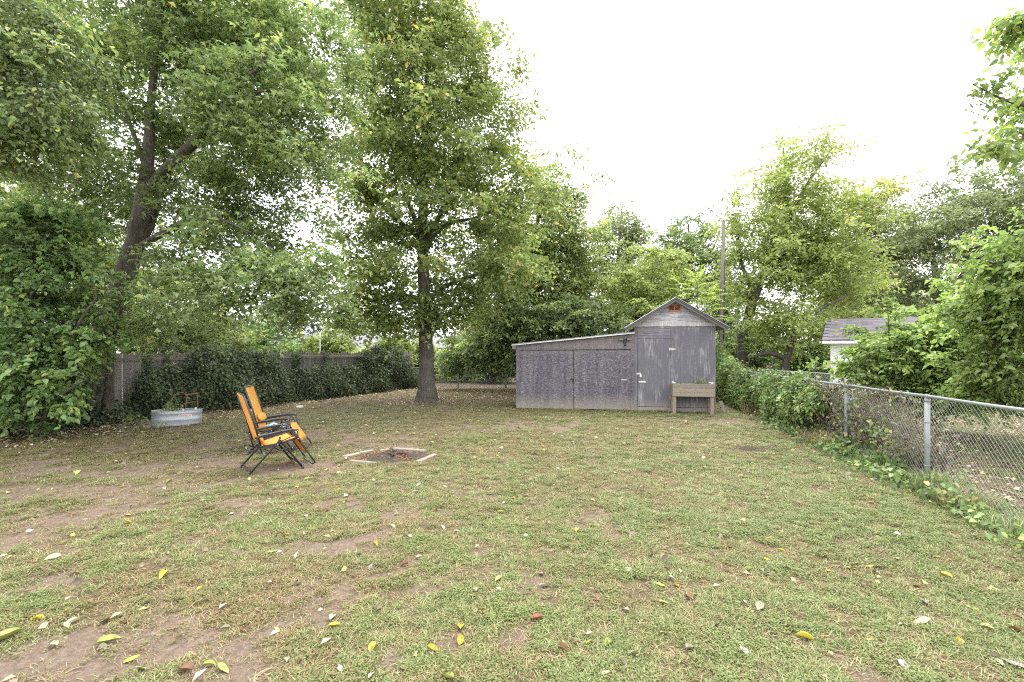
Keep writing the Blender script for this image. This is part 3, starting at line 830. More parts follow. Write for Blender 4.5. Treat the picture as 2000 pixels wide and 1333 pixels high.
# --- overhanging crown of the tree beyond the left edge
make_tree('elm_tree', 'elm with drooping leafy boughs reaching in over the corner shrubs', [
    limb((-420,830,8.2,.26),(-400,600,8.2,.22),(-360,380,8.2,.17),(-300,200,8.1,.13),(-220,60,8.,.08),(-140,-60,8.,.05)),
    limb((-340,330,8.2,.12),(-220,230,7.9,.09),(-110,170,7.6,.06),(10,140,7.4,.04),(110,170,7.3,.02)),
    limb((-250,120,8.,.08),(-120,40,7.8,.055),(0,10,7.6,.04),(120,60,7.5,.02))],
    [blob(20,60,7.5,140,110,1.0), blob(70,190,7.4,120,90,.9), blob(10,290,7.6,100,60,.9), blob(-150,80,7.8,200,200,1.6,.5)],
    210, 11, 9, .09, .55, .62, M['maple'], M['bark_dark'], 8, droop=.25, shape='oval', lean=.55, curl=.12)

# --- shrubs in the left corner
make_tree('mulberry_shrub', 'broad-leaved mulberry shrub spilling from the fence in front of the maple trunk', [
    limb((70,845,9.6,.05),(75,740,9.6,.045),(60,620,9.5,.04),(70,500,9.4,.025)), limb((75,845,9.6,.04),(120,730,9.5,.035),(150,640,9.3,.03),(190,580,9.2,.015)),
    limb((65,845,9.6,.04),(20,760,9.4,.03),(-20,650,9.2,.02)), limb((72,840,9.6,.03),(110,780,9.3,.025),(170,740,9.1,.012))],
    [blob(70,590,9.6,130,130,.8), blob(30,730,9.3,110,90,.8,1.2), blob(120,740,9.4,50,60,.4,.35), blob(60,460,9.6,110,80,.7,.8)],
    360, 8, 8, .105, .72, .42, M['shrub'], M['bark_maple'], 5, droop=.25, shape='oval', lean=.6, rag=.32, curl=.12, cat='shrub', pieces=260, floor=.1, crown='foliage')
make_tree('box_elder_tree', 'young yellow-green box elder behind the corner shrubs and wooden fence', [
    limb((90,800,14.5,.12),(100,650,14.5,.10),(95,520,14.5,.07),(110,400,14.5,.04))],
    [blob(90,500,14.5,190,130,1.6), blob(-40,420,14.5,150,110,1.4), blob(200,560,15,110,90,1.2)],
    260, 9, 9, .14, .6, .75, M['light'], M['bark_dark'], 6)

# --- the tree in the middle
make_tree('pear_tree', 'tall upright tree with stout dark trunk growing alone in the lawn', [
    limb((834,786,17.,.46),(834,768,17.,.36),(833,740,17.,.285),(833,690,17.,.255),(830,640,17.,.24),(828,560,17.,.215),(826,470,17.,.19),(827,380,17.,.16),(830,280,17.,.12),(834,160,17.,.085),(838,50,17.,.055),(842,-50,17.,.02)),
    limb((828,475,17.,.11),(808,455,17.,.09),(770,425,16.8,.075),(735,390,16.5,.055),(700,365,16.2,.03)),
    limb((829,490,17.,.12),(818,450,17.3,.10),(805,415,17.6,.08),(780,350,18,.05),(770,270,18,.03)),
    limb((829,500,17.,.12),(846,450,16.8,.10),(866,405,16.5,.08),(885,350,16.2,.055),(905,270,16,.03)),
    limb((830,480,17.,.09),(870,440,17.2,.07),(930,425,17.4,.05),(990,400,17.6,.03)),
    limb((829,588,17.,.12),(790,580,16.8,.10),(740,583,16.5,.08),(690,598,16.2,.06),(640,622,16.,.03)),
    limb((829,590,17.,.10),(870,560,17.,.08),(920,540,17.,.06),(980,530,17.,.03)),
    limb((827,380,17.,.07),(800,330,17,.06),(760,280,17,.04)), limb((829,300,17.,.06),(860,260,17,.05),(910,220,17,.03)), limb((832,200,17.,.05),(800,140,17,.035),(780,80,17,.02))],
    [blob(840,530,17,215,75,2.8,.9), blob(850,390,17,225,110,3.0,1.1), blob(855,250,17,205,115,2.8,1.3), blob(830,120,17,160,110,2.3,1.2), blob(790,0,17,125,95,1.9,1.1), blob(715,618,16.6,85,34,1.1,1.2), blob(800,612,16.4,60,34,1.0,1.0), blob(890,600,17,90,36,1.2,1.0), blob(700,480,16.6,80,120,1.4,.7), blob(985,470,17,70,90,1.4,.7)],
    740, 12, 10, .148, .62, .95, M['pear'], M['bark_dark'], 14, droop=.2, lean=.6, rag=.17)
t3 = [o for o in col.objects if o.name.startswith('pear_tree')][0]
# sawn-off stub on the trunk
sx, sy, sz = P(832, 664, 17.)
mb = MB(); mb.tube([(0, -.16, 0), (-.03, -.30, .03), (-.04, -.36, .04)], [.13, .115, .125], 12); st_ = mb.build('branch_stub', M['bark_dark'], t3, (sx-t3.location.x, 0, sz))
mb = MB(); mb.tube([(-.041, -.355, .04), (-.042, -.366, .041)], [.085, .08], 12); mb.build('cut_face', M['timber'], st_)

# --- trees behind the shed and to the right
make_tree('hackberry_tree', 'spreading tree with upright spiky crown behind the low end of the shed', [
    limb((1006,735,22.5,.24),(1005,660,22.5,.19),(1012,580,22.5,.16),(1030,500,22.5,.12),(1055,420,22.5,.07),(1090,340,22.5,.03)),
    limb((1008,640,22.5,.13),(985,590,22.5,.11),(965,520,22.3,.08),(950,440,22,.05)), limb((1010,600,22.5,.12),(1060,560,22.3,.10),(1110,500,22.2,.07),(1130,420,22,.03)),
    limb((975,735,22.5,.14),(965,660,22.4,.11),(945,610,22.3,.08),(910,580,22,.05))],
    [blob(1060,450,22.5,100,110,2.0), blob(1000,560,22.3,110,85,2.0), blob(1110,530,22.5,75,90,1.8), blob(1095,390,22.5,45,60,1.2,.8), blob(1060,620,22.,90,45,1.6)],
    460, 11, 9, .16, .6, .95, M['pear'], M['bark_dark'], 17, droop=.15, rag=.28)
make_tree('tall_shrub', 'dark shrub thicket filling the corner left of the shed wall', [
    limb((960,745,21.5,.06),(960,690,21.5,.05),(950,640,21.5,.03)), limb((965,745,21.5,.05),(985,690,21.4,.04),(1000,650,21.3,.02)), limb((955,745,21.5,.05),(930,700,21.5,.04),(905,670,21.5,.02))],
    [blob(960,690,21.3,55,45,.9), blob(900,700,22.,45,40,.9), blob(1010,640,20.5,60,50,1.2)], 190, 8, 8, .14, .62, .5, M['dark'], M['bark_dark'], 19, cat='shrub')
make_tree('privet_shrub', 'dark leafy thicket above the low slanting shed roof', [
    limb((1095,735,20,.07),(1098,660,20,.06),(1110,610,20,.04)), limb((1110,735,20,.06),(1150,660,20,.05),(1165,620,20,.03)), limb((1085,735,20,.05),(1060,660,20,.04),(1050,610,20,.02))],
    [blob(1090,620,20,85,50,1.2), blob(1170,625,20,70,40,1.2), blob(1040,640,20.5,50,50,1.0)], 230, 8, 8, .14, .6, .55, M['dark'], M['bark_dark'], 23, cat='shrub')
make_tree('dogwood_tree', 'light green bushy tree rising between the two shed roofs', [
    limb((1205,735,22,.09),(1205,640,22,.07),(1200,560,22,.04)), limb((1210,690,22,.06),(1250,600,22,.05),(1275,540,22,.03))],
    [blob(1200,565,22,80,65,1.6), blob(1275,545,22.5,70,65,1.5), blob(1240,620,21.5,80,40,1.4)], 300, 8, 9, .15, .58, .7, M['light'], M['bark_dark'], 27, cat='tree')
make_tree('birch_tree', 'slender pale see-through tree far behind the shed', [
    limb((1195,720,42,.28),(1198,600,42,.24),(1205,520,42,.16),(1212,440,42,.08),(1215,405,42,.03)), limb((1198,590,42,.14),(1175,520,42,.10),(1165,460,42,.05)), limb((1200,560,42,.13),(1235,490,42,.09),(1250,430,42,.04))],
    [blob(1212,450,42,45,50,2.0), blob(1175,490,42,30,50,1.5), blob(1240,470,42,28,45,1.5), blob(1210,540,42,50,50,2,.6)], 230, 6, 7, .26, .6, 1.2, M['far'], M['bark_far'], 31, droop=.15, twig_r=.012)
make_tree('ash_tree', 'round-topped grey-green tree behind the gable of the tall shed', [
    limb((1340,720,33,.26),(1342,600,33,.2),(1345,520,33,.14),(1345,440,33,.05)), limb((1342,570,33,.12),(1310,500,33,.08),(1290,460,33,.03)), limb((1342,570,33,.12),(1380,510,33,.08),(1400,470,33,.03))],
    [blob(1350,470,33,45,55,2.0), blob(1330,540,33,75,50,2.2), blob(1300,500,33,40,45,1.8,.8), blob(1395,530,33,40,60,1.8)], 300, 8, 8, .2, .55, 1.0, M['dark'], M['bark_far'], 33, droop=.15, twig_r=.01)
make_tree('walnut_tree', 'large pale green tree with slanting limbs rising beyond the vine hedge', [
    limb((1440,745,21,.26),(1452,660,21,.22),(1475,575,21,.19),(1510,490,21,.15),(1545,420,21,.11),(1580,355,21,.07),(1625,290,21,.03)),
    limb((1490,540,21,.13),(1560,480,20.8,.09),(1620,450,20.6,.06),(1680,410,20.4,.03)), limb((1530,450,21,.09),(1535,370,21,.07),(1530,290,21,.03)),
    limb((1530,735,19.5,.16),(1540,690,19.5,.14),(1560,645,19.4,.115),(1600,605,19.3,.08),(1650,580,19.2,.04)), limb((1532,700,19.5,.11),(1500,690,19.5,.09),(1460,700,19.6,.05)),
    limb((1475,580,21,.1),(1450,520,21.2,.07),(1440,450,21.4,.03))],
    [blob(1550,320,21,75,65,1.6,.6), blob(1600,300,21,50,50,1.3,.25), blob(1495,440,21,80,70,1.9,.8), blob(1600,420,21,95,65,1.8,.9), blob(1470,545,20.8,80,65,1.8,.9), blob(1620,530,20.4,110,60,1.8,1.2), blob(1550,630,20,120,50,1.6,1.), blob(1555,480,20.6,90,70,1.8,.6)],
    460, 11, 9, .16, .54, 1.0, M['light'], M['bark_dark'], 37, droop=.2, rag=.3)
make_tree('locust_tree', 'tree with rusty yellow tinged top beyond the white garage', [
    limb((1700,730,27,.22),(1698,620,27,.18),(1695,520,27,.12),(1690,420,27,.06),(1688,365,27,.02)), limb((1698,600,27,.1),(1740,520,27,.07),(1760,450,27,.03)), limb((1698,560,27,.1),(1660,490,27,.07),(1640,430,27,.03))],
    [blob(1690,410,27,55,60,1.7), blob(1680,500,27,85,70,2.0), blob(1740,480,27,50,60,1.7), blob(1700,600,27,90,60,2.0)], 400, 8, 8, .18, .55, .95, M['rusty'], M['bark_far'], 41, rag=.3, droop=.15, twig_r=.008)
make_tree('oak_tree', 'broad dark green tree with bare inner branches behind the garage bushes', [
    limb((1850,730,23,.3),(1845,640,23,.25),(1835,580,23,.2),(1825,520,23,.13),(1810,450,23,.06)), limb((1840,600,23,.16),(1880,540,23,.13),(1920,470,23,.09),(1950,390,23,.04)),
    limb((1838,590,23,.14),(1800,555,23,.11),(1760,530,23,.08),(1720,500,23,.04)), limb((1842,610,23,.12),(1900,590,23,.1),(1970,560,23,.07),(2040,530,23,.03)), limb((1880,540,23,.1),(1940,500,23,.07),(2010,440,23,.03))],
    [blob(1800,450,23,90,60,2.2), blob(1930,390,23,110,65,2.2,1.2), blob(1990,470,23,90,70,2.2), blob(1780,560,23,95,40,2.), blob(1900,500,23.5,110,60,2.,.7), blob(1740,640,23,80,50,1.6,.8), blob(2080,400,23,120,90,2.4,.7)],
    620, 8, 9, .165, .5, .9, M['oak'], M['bark_dark'], 43, droop=.15, rag=.3)
# bright saplings beyond the chain link fence
make_tree('maple_sapling', 'bright green bushy maple saplings in front of the white garage wall', [
    limb((1800,800,10.2,.035),(1800,700,10.2,.03),(1795,620,10.2,.02)), limb((1790,800,10.2,.03),(1755,720,10.1,.025),(1730,650,10.,.012)), limb((1810,800,10.2,.03),(1850,710,10.,.025),(1870,640,9.9,.012)), limb((1795,800,10.2,.025),(1740,760,10.,.02),(1700,720,9.9,.01)), limb((1735,690,10,.012),(1735,620,10,.01),(1728,585,10,.006))],
    [blob(1790,690,10.2,100,75,.9,1.2), blob(1850,660,10.,80,70,.8), blob(1720,700,10.,62,55,.6), blob(1740,745,10,75,35,.6), blob(1850,745,10,90,38,.7), blob(1728,610,10,12,30,.15,.4), blob(1765,650,10.4,50,28,.4,.5), blob(1830,785,10,110,26,.6,1.2)],
    360, 8, 8, .098, .66, .36, M['bright'], M['bark_maple'], 47, droop=.15, shape='oval', lean=.6, rag=.34, cat='sapling', pieces=120, floor=.12)
make_tree('linden_tree', 'bright leafy tree on the neighbour side with boughs hanging over the chain fence', [
    limb((2260,900,6.9,.17),(2250,700,6.9,.14),(2235,450,6.9,.12),(2200,200,6.8,.09),(2160,-20,6.7,.05)),
    limb((2240,520,6.9,.08),(2150,500,7.2,.06),(2050,500,7.5,.04),(1960,510,7.7,.02)), limb((2245,640,6.9,.07),(2150,640,7.3,.05),(2040,660,7.6,.03),(1950,690,7.8,.015)),
    limb((2215,260,6.8,.06),(2130,220,6.3,.045),(2050,210,5.9,.03),(1975,200,5.6,.015),(1900,165,5.5,.006)), limb((2050,212,5.9,.025),(2010,260,5.7,.015),(1950,295,5.6,.006)), limb((2180,80,6.7,.05),(2110,40,6.2,.03),(2040,40,5.9,.015),(1985,40,5.8,.006))],
    [blob(1990,530,7.7,95,90,.7,1.2), blob(1965,640,7.9,75,80,.6,1.2), blob(1985,720,8.,70,50,.6,1.), blob(1930,600,8.2,60,60,.5), blob(2120,560,7.4,120,150,.9,.5), blob(2002,225,5.7,36,60,.25,.6), blob(1925,168,5.5,50,6,.08,4.), blob(1992,40,5.8,14,38,.2,1.5), blob(1950,292,5.6,42,8,.08,3.), blob(1940,765,8.7,90,30,.6,1.2), blob(2130,150,6.3,90,130,.8,.5)],
    450, 8, 8, .092, .60, .40, M['bright'], M['bark_dark'], 53, droop=.25, shape='oval', lean=.65, rag=.34, curl=.15, pieces=280)
# the thin spray of leaves at the top right: its own bough
def far_tree(px, top, Y, wpx, seed, lab, m='far', low=680):
    mid = (top+low)/2
    make_tree('far_tree', lab, [limb((px,712,Y,.25),(px+3,mid+30,Y,.18),(px-4,(top+mid)/2,Y,.1),(px,top+8,Y,.03))],
        [blob(px, top+(low-top)*.33, Y, wpx*.75, (low-top)*.36, Y*.05), blob(px-wpx*.3, mid+20, Y, wpx*.7, (low-top)*.33, Y*.05), blob(px+wpx*.35, mid+30, Y, wpx*.65, (low-top)*.3, Y*.05)],
        170, 7, 7, Y*.0060, .6, Y*.034, M[m], M['bark_far'], seed, droop=.15, twig_r=Y*.0004, group=None)
far_tree(690, 615, 60, 40, 61, 'hazy far tree seen under the lone tree\'s low limb beyond the houses')
far_tree(560, 590, 40, 75, 62, 'far tree behind the grey house beyond the wooden fence', 'far')
far_tree(950, 600, 34, 60, 63, 'background tree between the lone tree and the corner thicket', 'pear')
far_tree(1120, 500, 40, 60, 64, 'background tree behind the spiky-crowned tree', 'far')
far_tree(1270, 520, 48, 60, 65, 'far tree between the slender pale tree and the shed gable', 'far')
far_tree(1420, 560, 36, 70, 66, 'background tree behind the bare utility pole', 'dark')
far_tree(1640, 520, 38, 80, 67, 'background tree behind the slanting pale green tree', 'light')
far_tree(1780, 540, 40, 90, 68, 'background tree above the garage roof ridge', 'dark')
far_tree(1950, 520, 34, 120, 69, 'background tree behind the broad dark green tree', 'dark')
far_tree(400, 560, 26, 110, 70, 'leafy tree beyond the wooden fence behind the maple', 'light')
far_tree(250, 560, 24, 110, 71, 'leafy tree beyond the wooden fence behind the corner shrubs', 'dark')

def thicket(px, top, Y, wpx, seed, lab, m='hedge', low=738):
    make_tree('thicket_shrub', lab, [limb((px,730,Y,.06),(px+4,(top+low)/2,Y,.05),(px,top+6,Y,.02)), limb((px-4,730,Y,.05),(px-wpx*.4,(top+low)/2,Y,.03),(px-wpx*.5,top+20,Y,.015)), limb((px+4,730,Y,.05),(px+wpx*.4,(top+low)/2,Y,.03),(px+wpx*.5,top+20,Y,.015))],
        [blob(px, (top+low)/2, Y, wpx*.6, (low-top)*.5, 1.0), blob(px-wpx*.5, (top+low)/2+10, Y, wpx*.5, (low-top)*.42, .9), blob(px+wpx*.5, (top+low)/2+10, Y, wpx*.5, (low-top)*.42, .9)],
        170, 8, 7, Y*.0062, .62, Y*.026, M[m], M['bark_far'], seed, droop=.2, cat='shrub', floor=.05)
thicket(300, 575, 16.5, 95, 92, 'dense shrub beyond the fence right behind the stock tank', 'dark', 705)
thicket(420, 590, 18, 85, 93, 'shaded shrub beyond the fence between tank and chairs', 'pear', 705)
thicket(1440, 620, 25, 70, 81, 'shrub thicket behind the vine hedge at the shed corner', 'dark')
thicket(1560, 640, 26, 70, 82, 'shrub thicket behind the garage-side chain link fence', 'shrub')
thicket(1660, 640, 30, 70, 83, 'shrub thicket past the garage corner', 'dark')
thicket(1330, 640, 24, 60, 84, 'shrub thicket right behind the tall shed', 'light')
thicket(975, 665, 27, 45, 91, 'dark shrub behind the low chain link fence near the shed', 'dark')
thicket(905, 660, 28, 50, 85, 'pale shrub thicket behind the low chain link fence', 'light')
thicket(820, 655, 30, 45, 86, 'shrub thicket behind the lone tree trunk and wooden fence end', 'light')
thicket(640, 630, 24, 60, 87, 'bushy shrub beyond the fence beside the thin white pole', 'light')
thicket(510, 610, 22, 70, 88, 'bushy shrub beyond the fence behind the orange chairs', 'shrub')
thicket(760, 640, 27, 45, 89, 'shrub beyond the fence below the lone tree\'s low limb', 'pear')
thicket(1840, 620, 20, 100, 90, 'shrub thicket behind the bright maple saplings', 'dark')

# lime green tree of heaven behind the gable: long feather leaves
def frond_plant(name, label, base, stems, mat, seed, cat='tree', flen=.75):
    r = np.random.default_rng(seed); root = empty(name, (base[0], base[1], 0), 0, label, cat)
    mb = MB(); 
    for (x0, y0, top, n) in stems:
        mb.tube([(x0*.2, y0*.2, 0), (x0*.6, y0*.6, top*.5), (x0, y0, top)], [.035, .028, .015], 6)
    mb.build('trunk', M['bark_dark'], root)
    for (x0, y0, top, n) in stems:
        for k in range(n):
            a = k*2.4+r.uniform(-.3, .3); z0 = top - .9*(k/n) ; el = R(65-55*(k/n))
            d = np.array([math.cos(a)*math.cos(el), math.sin(a)*math.cos(el), math.sin(el)])
            L = flen*r.uniform(.75, 1.15); t = np.linspace(0, 1, 12)[:, None]
            pts = np.array([x0, y0, z0])*(1-0) + d*L*t + np.array([0, 0, -.38*L])*t**2
            pa, da, na, la, ra = [], [], [], [], []
            for i in range(2, 12):
                tg_ = norm((pts[i]-pts[i-1])[None])[0]; sd_ = norm(np.cross(tg_, [0, 0, 1.])[None])[0]
                for sg in (1, -1):
                    pa.append(pts[i]); da.append(tg_*.5+sg*sd_*.9+np.array([0, 0, -.25])); na.append(np.array([0, 0, 1.])+r.normal(size=3)*.25); la.append(.17*(1-.35*abs(i-6)/6)); ra.append(r.random())
            V, T_, A = leaf_arrays(np.array(pa), np.array(da), np.array(na), np.array(la), np.array(la)*.34, np.array(ra), np.full(len(pa), r.random()), .15, 'kite', .1)
            Vt, Tt = tubes([np.column_stack([pts, np.full(12, .006)])], 3)
            A = {q: np.concatenate([v_, np.full(len(Vt), .3)]) for q, v_ in A.items()}
            link('feather_leaf', np_mesh('feather_leaf', np.concatenate([V, Vt]), np.concatenate([T_, Tt+len(V)]), mat, A), root)
    return root
b_ = P(1362, 688, 18.6)
frond_plant('tree_of_heaven', 'lime green feather-leaved sapling sticking up behind the shed gable', b_, [(0, 0, 4.6, 20), (.45, .1, 4.0, 14), (-.4, .1, 4.2, 14), (.15, -.3, 3.5, 12)], M['lime'], 9, flen=1.0)
b_ = P(1440, 688, 19.5)
frond_plant('sumac_shrub', 'feather-leaved sumac arching over the vine hedge beside the shed', b_, [(0, 0, 2.6, 10), (.6, -.2, 2.3, 9)], M['bright'], 12, 'shrub', .9)

# ================================================================ LEAF SHEETS ON FENCES
def leaf_mass(name, label, cat, base, pts, out, leaf, asp, mat, seed, shape='kite', part='foliage', stems=None, mstem=None, kind=None, jit=.5):
    r = np.random.default_rng(seed); n = len(pts); base = np.array(base)
    root = empty(name, base, 0, label, cat)
    nrm = norm(out*.9+r.normal(size=(n, 3))*jit+np.array([0, 0, .35]))
    d = norm(r.normal(size=(n, 3))*.6+np.array([0, 0, -.8])+out*.3)
    L = leaf*r.uniform(.55, 1.25, n)
    cl = fbm(pts[:, 0]*2.2+pts[:, 1]*2.2, pts[:, 2]*2.2+7, 3)
    V, T_, A = leaf_arrays(pts-base, d, nrm, L, L*asp, r.random(n), np.clip((cl-.5)*2.2+.5, 0, 1), .18, shape, .08)
    if stems:
        Vs, Ts = tubes(stems, 4); link('stems', np_mesh('stems', Vs-base, Ts, mstem, smooth=True), root)
    link(part, np_mesh(part, V, T_, mat, A), root)
    return root

# ---- wooden fence on the left
WD = np.array([.39, .92]); WD /= np.linalg.norm(WD); WN = np.array([WD[1], -WD[0]]); W0 = np.array([-10.4, 12.05])
wf = empty('wooden_fence', (W0[0], W0[1], 0), 0, 'weathered grey wooden privacy fence half buried in ivy', 'fence')
wang = math.atan2(WD[1], WD[0])
pm = []
for k in range(5):
    rr = random.Random(k); hh = 1.74+rr.uniform(-.03, .03)
    mb = MB(); mb.prism([(-.068, .03), (.068, .03), (.068, hh-.035), (.04, hh), (-.04, hh), (-.068, hh-.035)], -.009, .009)
    pm.append(mb.mesh('picket', M['picket']))
s_ = -4.5; k = 0
while s_ < 13.4:
    o = link('picket', pm[random.randrange(5)], wf, (WD[0]*s_-WN[0]*random.uniform(0, .012), WD[1]*s_-WN[1]*random.uniform(0, .012), random.uniform(-.03, .02)), (random.gauss(0, .008), random.gauss(0, .003), wang)); s_ += .1435+random.uniform(-.002, .004)
for z in (.32, 1.56):
    s_ = -4.5
    while s_ < 13.3:
        e = min(s_+2.4, 13.4); a = W0*0+WD*s_+WN*.035; b = WD*(e-.012)+WN*.035
        mb = MB(); mb.bar((a[0], a[1], z), (b[0], b[1], z+random.uniform(-.02, .02)), .038, .09, .004); mb.build('rail', M['rail'], wf); s_ += 2.4
s_ = -4.5
while s_ < 13.5:
    a = WD*s_-WN*.06
    mb = MB(); mb.box((-.045, -.045, 0), (.045, .045, 1.8), bev=.004); mb.build('post', M['rail'], wf, (a[0], a[1], 0), (0, 0, wang)); s_ += 2.4

# ivy over it
r = np.random.default_rng(77)
def ivy_pts(n, s0, s1, hfun, thick, lo=.03):
    s = r.uniform(s0, s1, n); top = hfun(s); z = lo + (top-lo)*r.random(n)**.85
    bulge = thick*(.35+.65*np.clip(1-(z/np.maximum(top, .1))**2.2, 0, 1))*(.55+.9*fbm(s*1.3, z*1.6+3, 3))
    off = .06 + bulge*r.random(n)**.45
    x = W0[0]+WD[0]*s+WN[0]*off; y = W0[1]+WD[1]*s+WN[1]*off
    out = np.stack([np.full(n, WN[0]), np.full(n, WN[1]), .25+.6*(z/np.maximum(top, .1))**3], 1)
    return np.stack([x, y, z], 1), norm(out)
def pix_s(px):
    k = (px-1000)/F; return (k*W0[1]-W0[0])/(WD[0]-k*WD[1])
def hprof(keys):
    ks = sorted((pix_s(a), b) for a, b in keys); xs = [k_[0] for k_ in ks]; ys = [k_[1] for k_ in ks]
    return lambda s: np.interp(s, xs, ys)*(.86+.34*fbm(s*2.1, s*0+2, 3))
h1 = hprof([(-60, 1.9), (60, 2.0), (110, 1.4), (165, .9), (195, .5), (215, .25), (245, .4), (262, 1.0), (300, 1.25), (345, 1.2), (370, 1.8), (440, 1.9), (505, 1.75), (525, 1.2), (560, 1.0), (600, 1.2), (640, 1.0), (685, 1.05), (700, 1.85), (770, 1.8), (785, 1.0), (815, .5)])
pts, out = ivy_pts(52000, pix_s(-60), pix_s(812), h1, .95)
pts = pts+r.normal(size=pts.shape)*np.array([.045, .045, .06]); pts[:, 2] = np.maximum(pts[:, 2], .03)
sp_, so_ = [], []
for k in range(170):
    s0 = r.uniform(pix_s(20), pix_s(800)); h0 = float(h1(np.array([s0]))[0])*r.uniform(.3, 1.02); p0 = np.array([*(W0+WD*s0+WN*r.uniform(.1, .7)), h0])
    dv = norm(np.array([[r.normal()*.7+.4, r.normal()*.7-.3, r.normal()*.6+.35]]))[0]*r.uniform(.2, .55)
    for q in np.linspace(.05, 1, 15): sp_.append(p0+dv*q-np.array([0, 0, .16*q*q])+r.normal(size=3)*.03); so_.append([WN[0], WN[1], .7])
sp_ = np.array(sp_); sp_[:, 2] = np.maximum(sp_[:, 2], .03); pts = np.concatenate([pts, sp_]); out = np.concatenate([out, norm(np.array(so_))])
leaf_mass('ivy', 'dark ivy blanket climbing over the wooden fence', 'ivy', (W0[0], W0[1], 0), pts, out, .085, .8, M['ivy'], 5)
# single strands hanging on the boards between the gaps
pts = []; out = []
for px in (540, 570, 578, 632, 285, 325):
    s0 = pix_s(px); n = 150
    s = s0+r.normal(0, .09, n); z = r.uniform(1.0, 1.8, n); off = .05+.14*r.random(n)
    pts.append(np.stack([W0[0]+WD[0]*s+WN[0]*off, W0[1]+WD[1]*s+WN[1]*off, z], 1)); out.append(np.repeat(np.array([[WN[0], WN[1], .2]]), n, 0))
leaf_mass('ivy', 'thin ivy strands hanging on the bare upper boards', 'ivy', (W0[0]+WD[0]*4, W0[1]+WD[1]*4, 0), np.concatenate(pts), np.concatenate(out), .075, .8, M['ivy'], 6)

# ---- chain link fences
def chain_fence(name, label, a, b, nposts, h, mesh_step=.068, wr=.0019, post_r=.03, rail_r=.02, h_end=None):
    a = np.array(a, float); b = np.array(b, float); L = np.linalg.norm(b-a); d = (b-a)/L; ang = math.atan2(d[1], d[0])
    root = empty(name, (a[0], a[1], 0), ang, label, 'fence')
    h2 = h_end or h; hz = lambda s: h+(h2-h)*s/L
    xs = np.linspace(0, L, nposts)
    for i, x_ in enumerate(xs):
        z = hz(x_); mb = MB(); mb.tube([(0, 0, -.05), (0, 0, z-.03)], post_r, 12)
        p_ = mb.build('post', M['metal'], root, (x_, 0, 0))
        mb = MB(); mb.tube([(0, 0, z-.075), (0, 0, z-.035)], post_r*1.12, 12); mb.tube([(0, 0, z-.04), (0, 0, z-.008)], [post_r*1.12, post_r*.7], 12)
        mb.tube([(-.03, 0, z), (.03, 0, z)], rail_r*1.35, 10); mb.build('loop_cap', M['metal'], p_)
        for q in (.25, .72):
            mb = MB(); mb.tube([(0, 0, z*q-.006), (0, 0, z*q+.006)], post_r*1.18, 10); mb.build('tie_band', M['metal'], p_)
    for i in range(nposts-1):
        x0, x1 = xs[i], xs[i+1]; mb = MB(); ph = .018
        mb.tube([(x0, 0, hz(x0)), ((x0+x1)/2, 0, (hz(x0)+hz(x1))/2-.008), (x1, 0, hz(x1))], rail_r, 10); mb.build('top_rail', M['metal'], root)
        # two families of bent wires
        paths = []; z1 = min(hz(x0), hz(x1))-.01; z0 = .02; hh = z1-z0; w_ = x1-x0
        n = int((w_+hh)/mesh_step)+1
        for sg in (1, -1):
            for k in range(n):
                c = -hh + k*mesh_step
                t0 = max(0, -c); t1 = min(hh, w_-c)
                if t1-t0 < .03: continue
                p0 = (c+t0, z0+t0); p1 = (c+t1, z0+t1)
                m_ = 5; q = np.linspace(0, 1, m_)
                X = p0[0]+(p1[0]-p0[0])*q; Z = p0[1]+(p1[1]-p0[1])*q
                if sg < 0: X = w_-X
                bow = .012*np.sin(X*2.1+i)*np.sin(Z*3)
                paths.append(np.column_stack([x0+X, -post_r-.006+sg*.002+bow, Z, np.full(m_, wr)]))
        V, T_ = tubes(paths, 3); w__ = link('wire_mesh', np_mesh('wire_mesh', V, T_, M['wire']), root)
    return root
fd = np.array([FDX, FDY]); fp = np.array([FPX, FPY])
chain_fence('chain_link_fence', 'galvanised chain link fence along the lawn with vines smothering its far half', fp-fd*4.42, fp+fd*17.68, 11, 1.20, h_end=1.12)
chain_fence('chain_link_fence', 'silver chain link fence beyond the vine hedge beside the white garage', (8.35, 15.6), (8.9, 10.2), 4, 1.16)
chain_fence('chain_link_fence', 'low chain link fence closing the yard behind the lone tree', (-4.9, 22.9), (2.0, 23.2), 4, 1.0, post_r=.035)

# vine hedge on the side fence
r = np.random.default_rng(99)
n = 52000
s = r.uniform(2.9, 17.5, n)
hp = np.interp(s, [2.9, 3.6, 6.0, 7.2, 7.6, 9., 10.5, 12, 14, 17.5], [.8, 1.2, 1.28, 1.15, 1.1, 1.25, 1.4, 1.85, 2.35, 2.6])*(.78+.5*fbm(s*2.6, s*0, 3))
lowz = np.interp(s, [2.9, 3.6, 4.4, 6.2, 6.8, 7.4, 8.0, 9.5], [.7, .30, .08, .05, .25, .25, .05, .03])
wd = np.interp(s, [2.9, 3.8, 6, 7.0, 8, 12, 17], [.10, .24, .26, .14, .30, .55, .95])*(.35+1.3*fbm(s*2.6, s*0+5, 3))
a_ = r.uniform(-.15, PI+.15, n); q = r.random(n)**.3
z = lowz+(hp-lowz)*(np.abs(np.sin(a_))**.7*q*.55+.45*r.random(n))
bul = wd*np.sqrt(np.clip(1-((z-lowz)/np.maximum(hp-lowz, .1))**3, .05, 1))
off = -np.cos(a_)*q*bul
px_ = fp[0]+fd[0]*s; py_ = fp[1]+fd[1]*s
rj = r.normal(size=(n, 3))*np.array([.05, .05, .06])
pts = np.stack([px_+fd[1]*off, py_-fd[0]*off, z], 1)+rj; pts[:, 2] = np.maximum(pts[:, 2], .04)
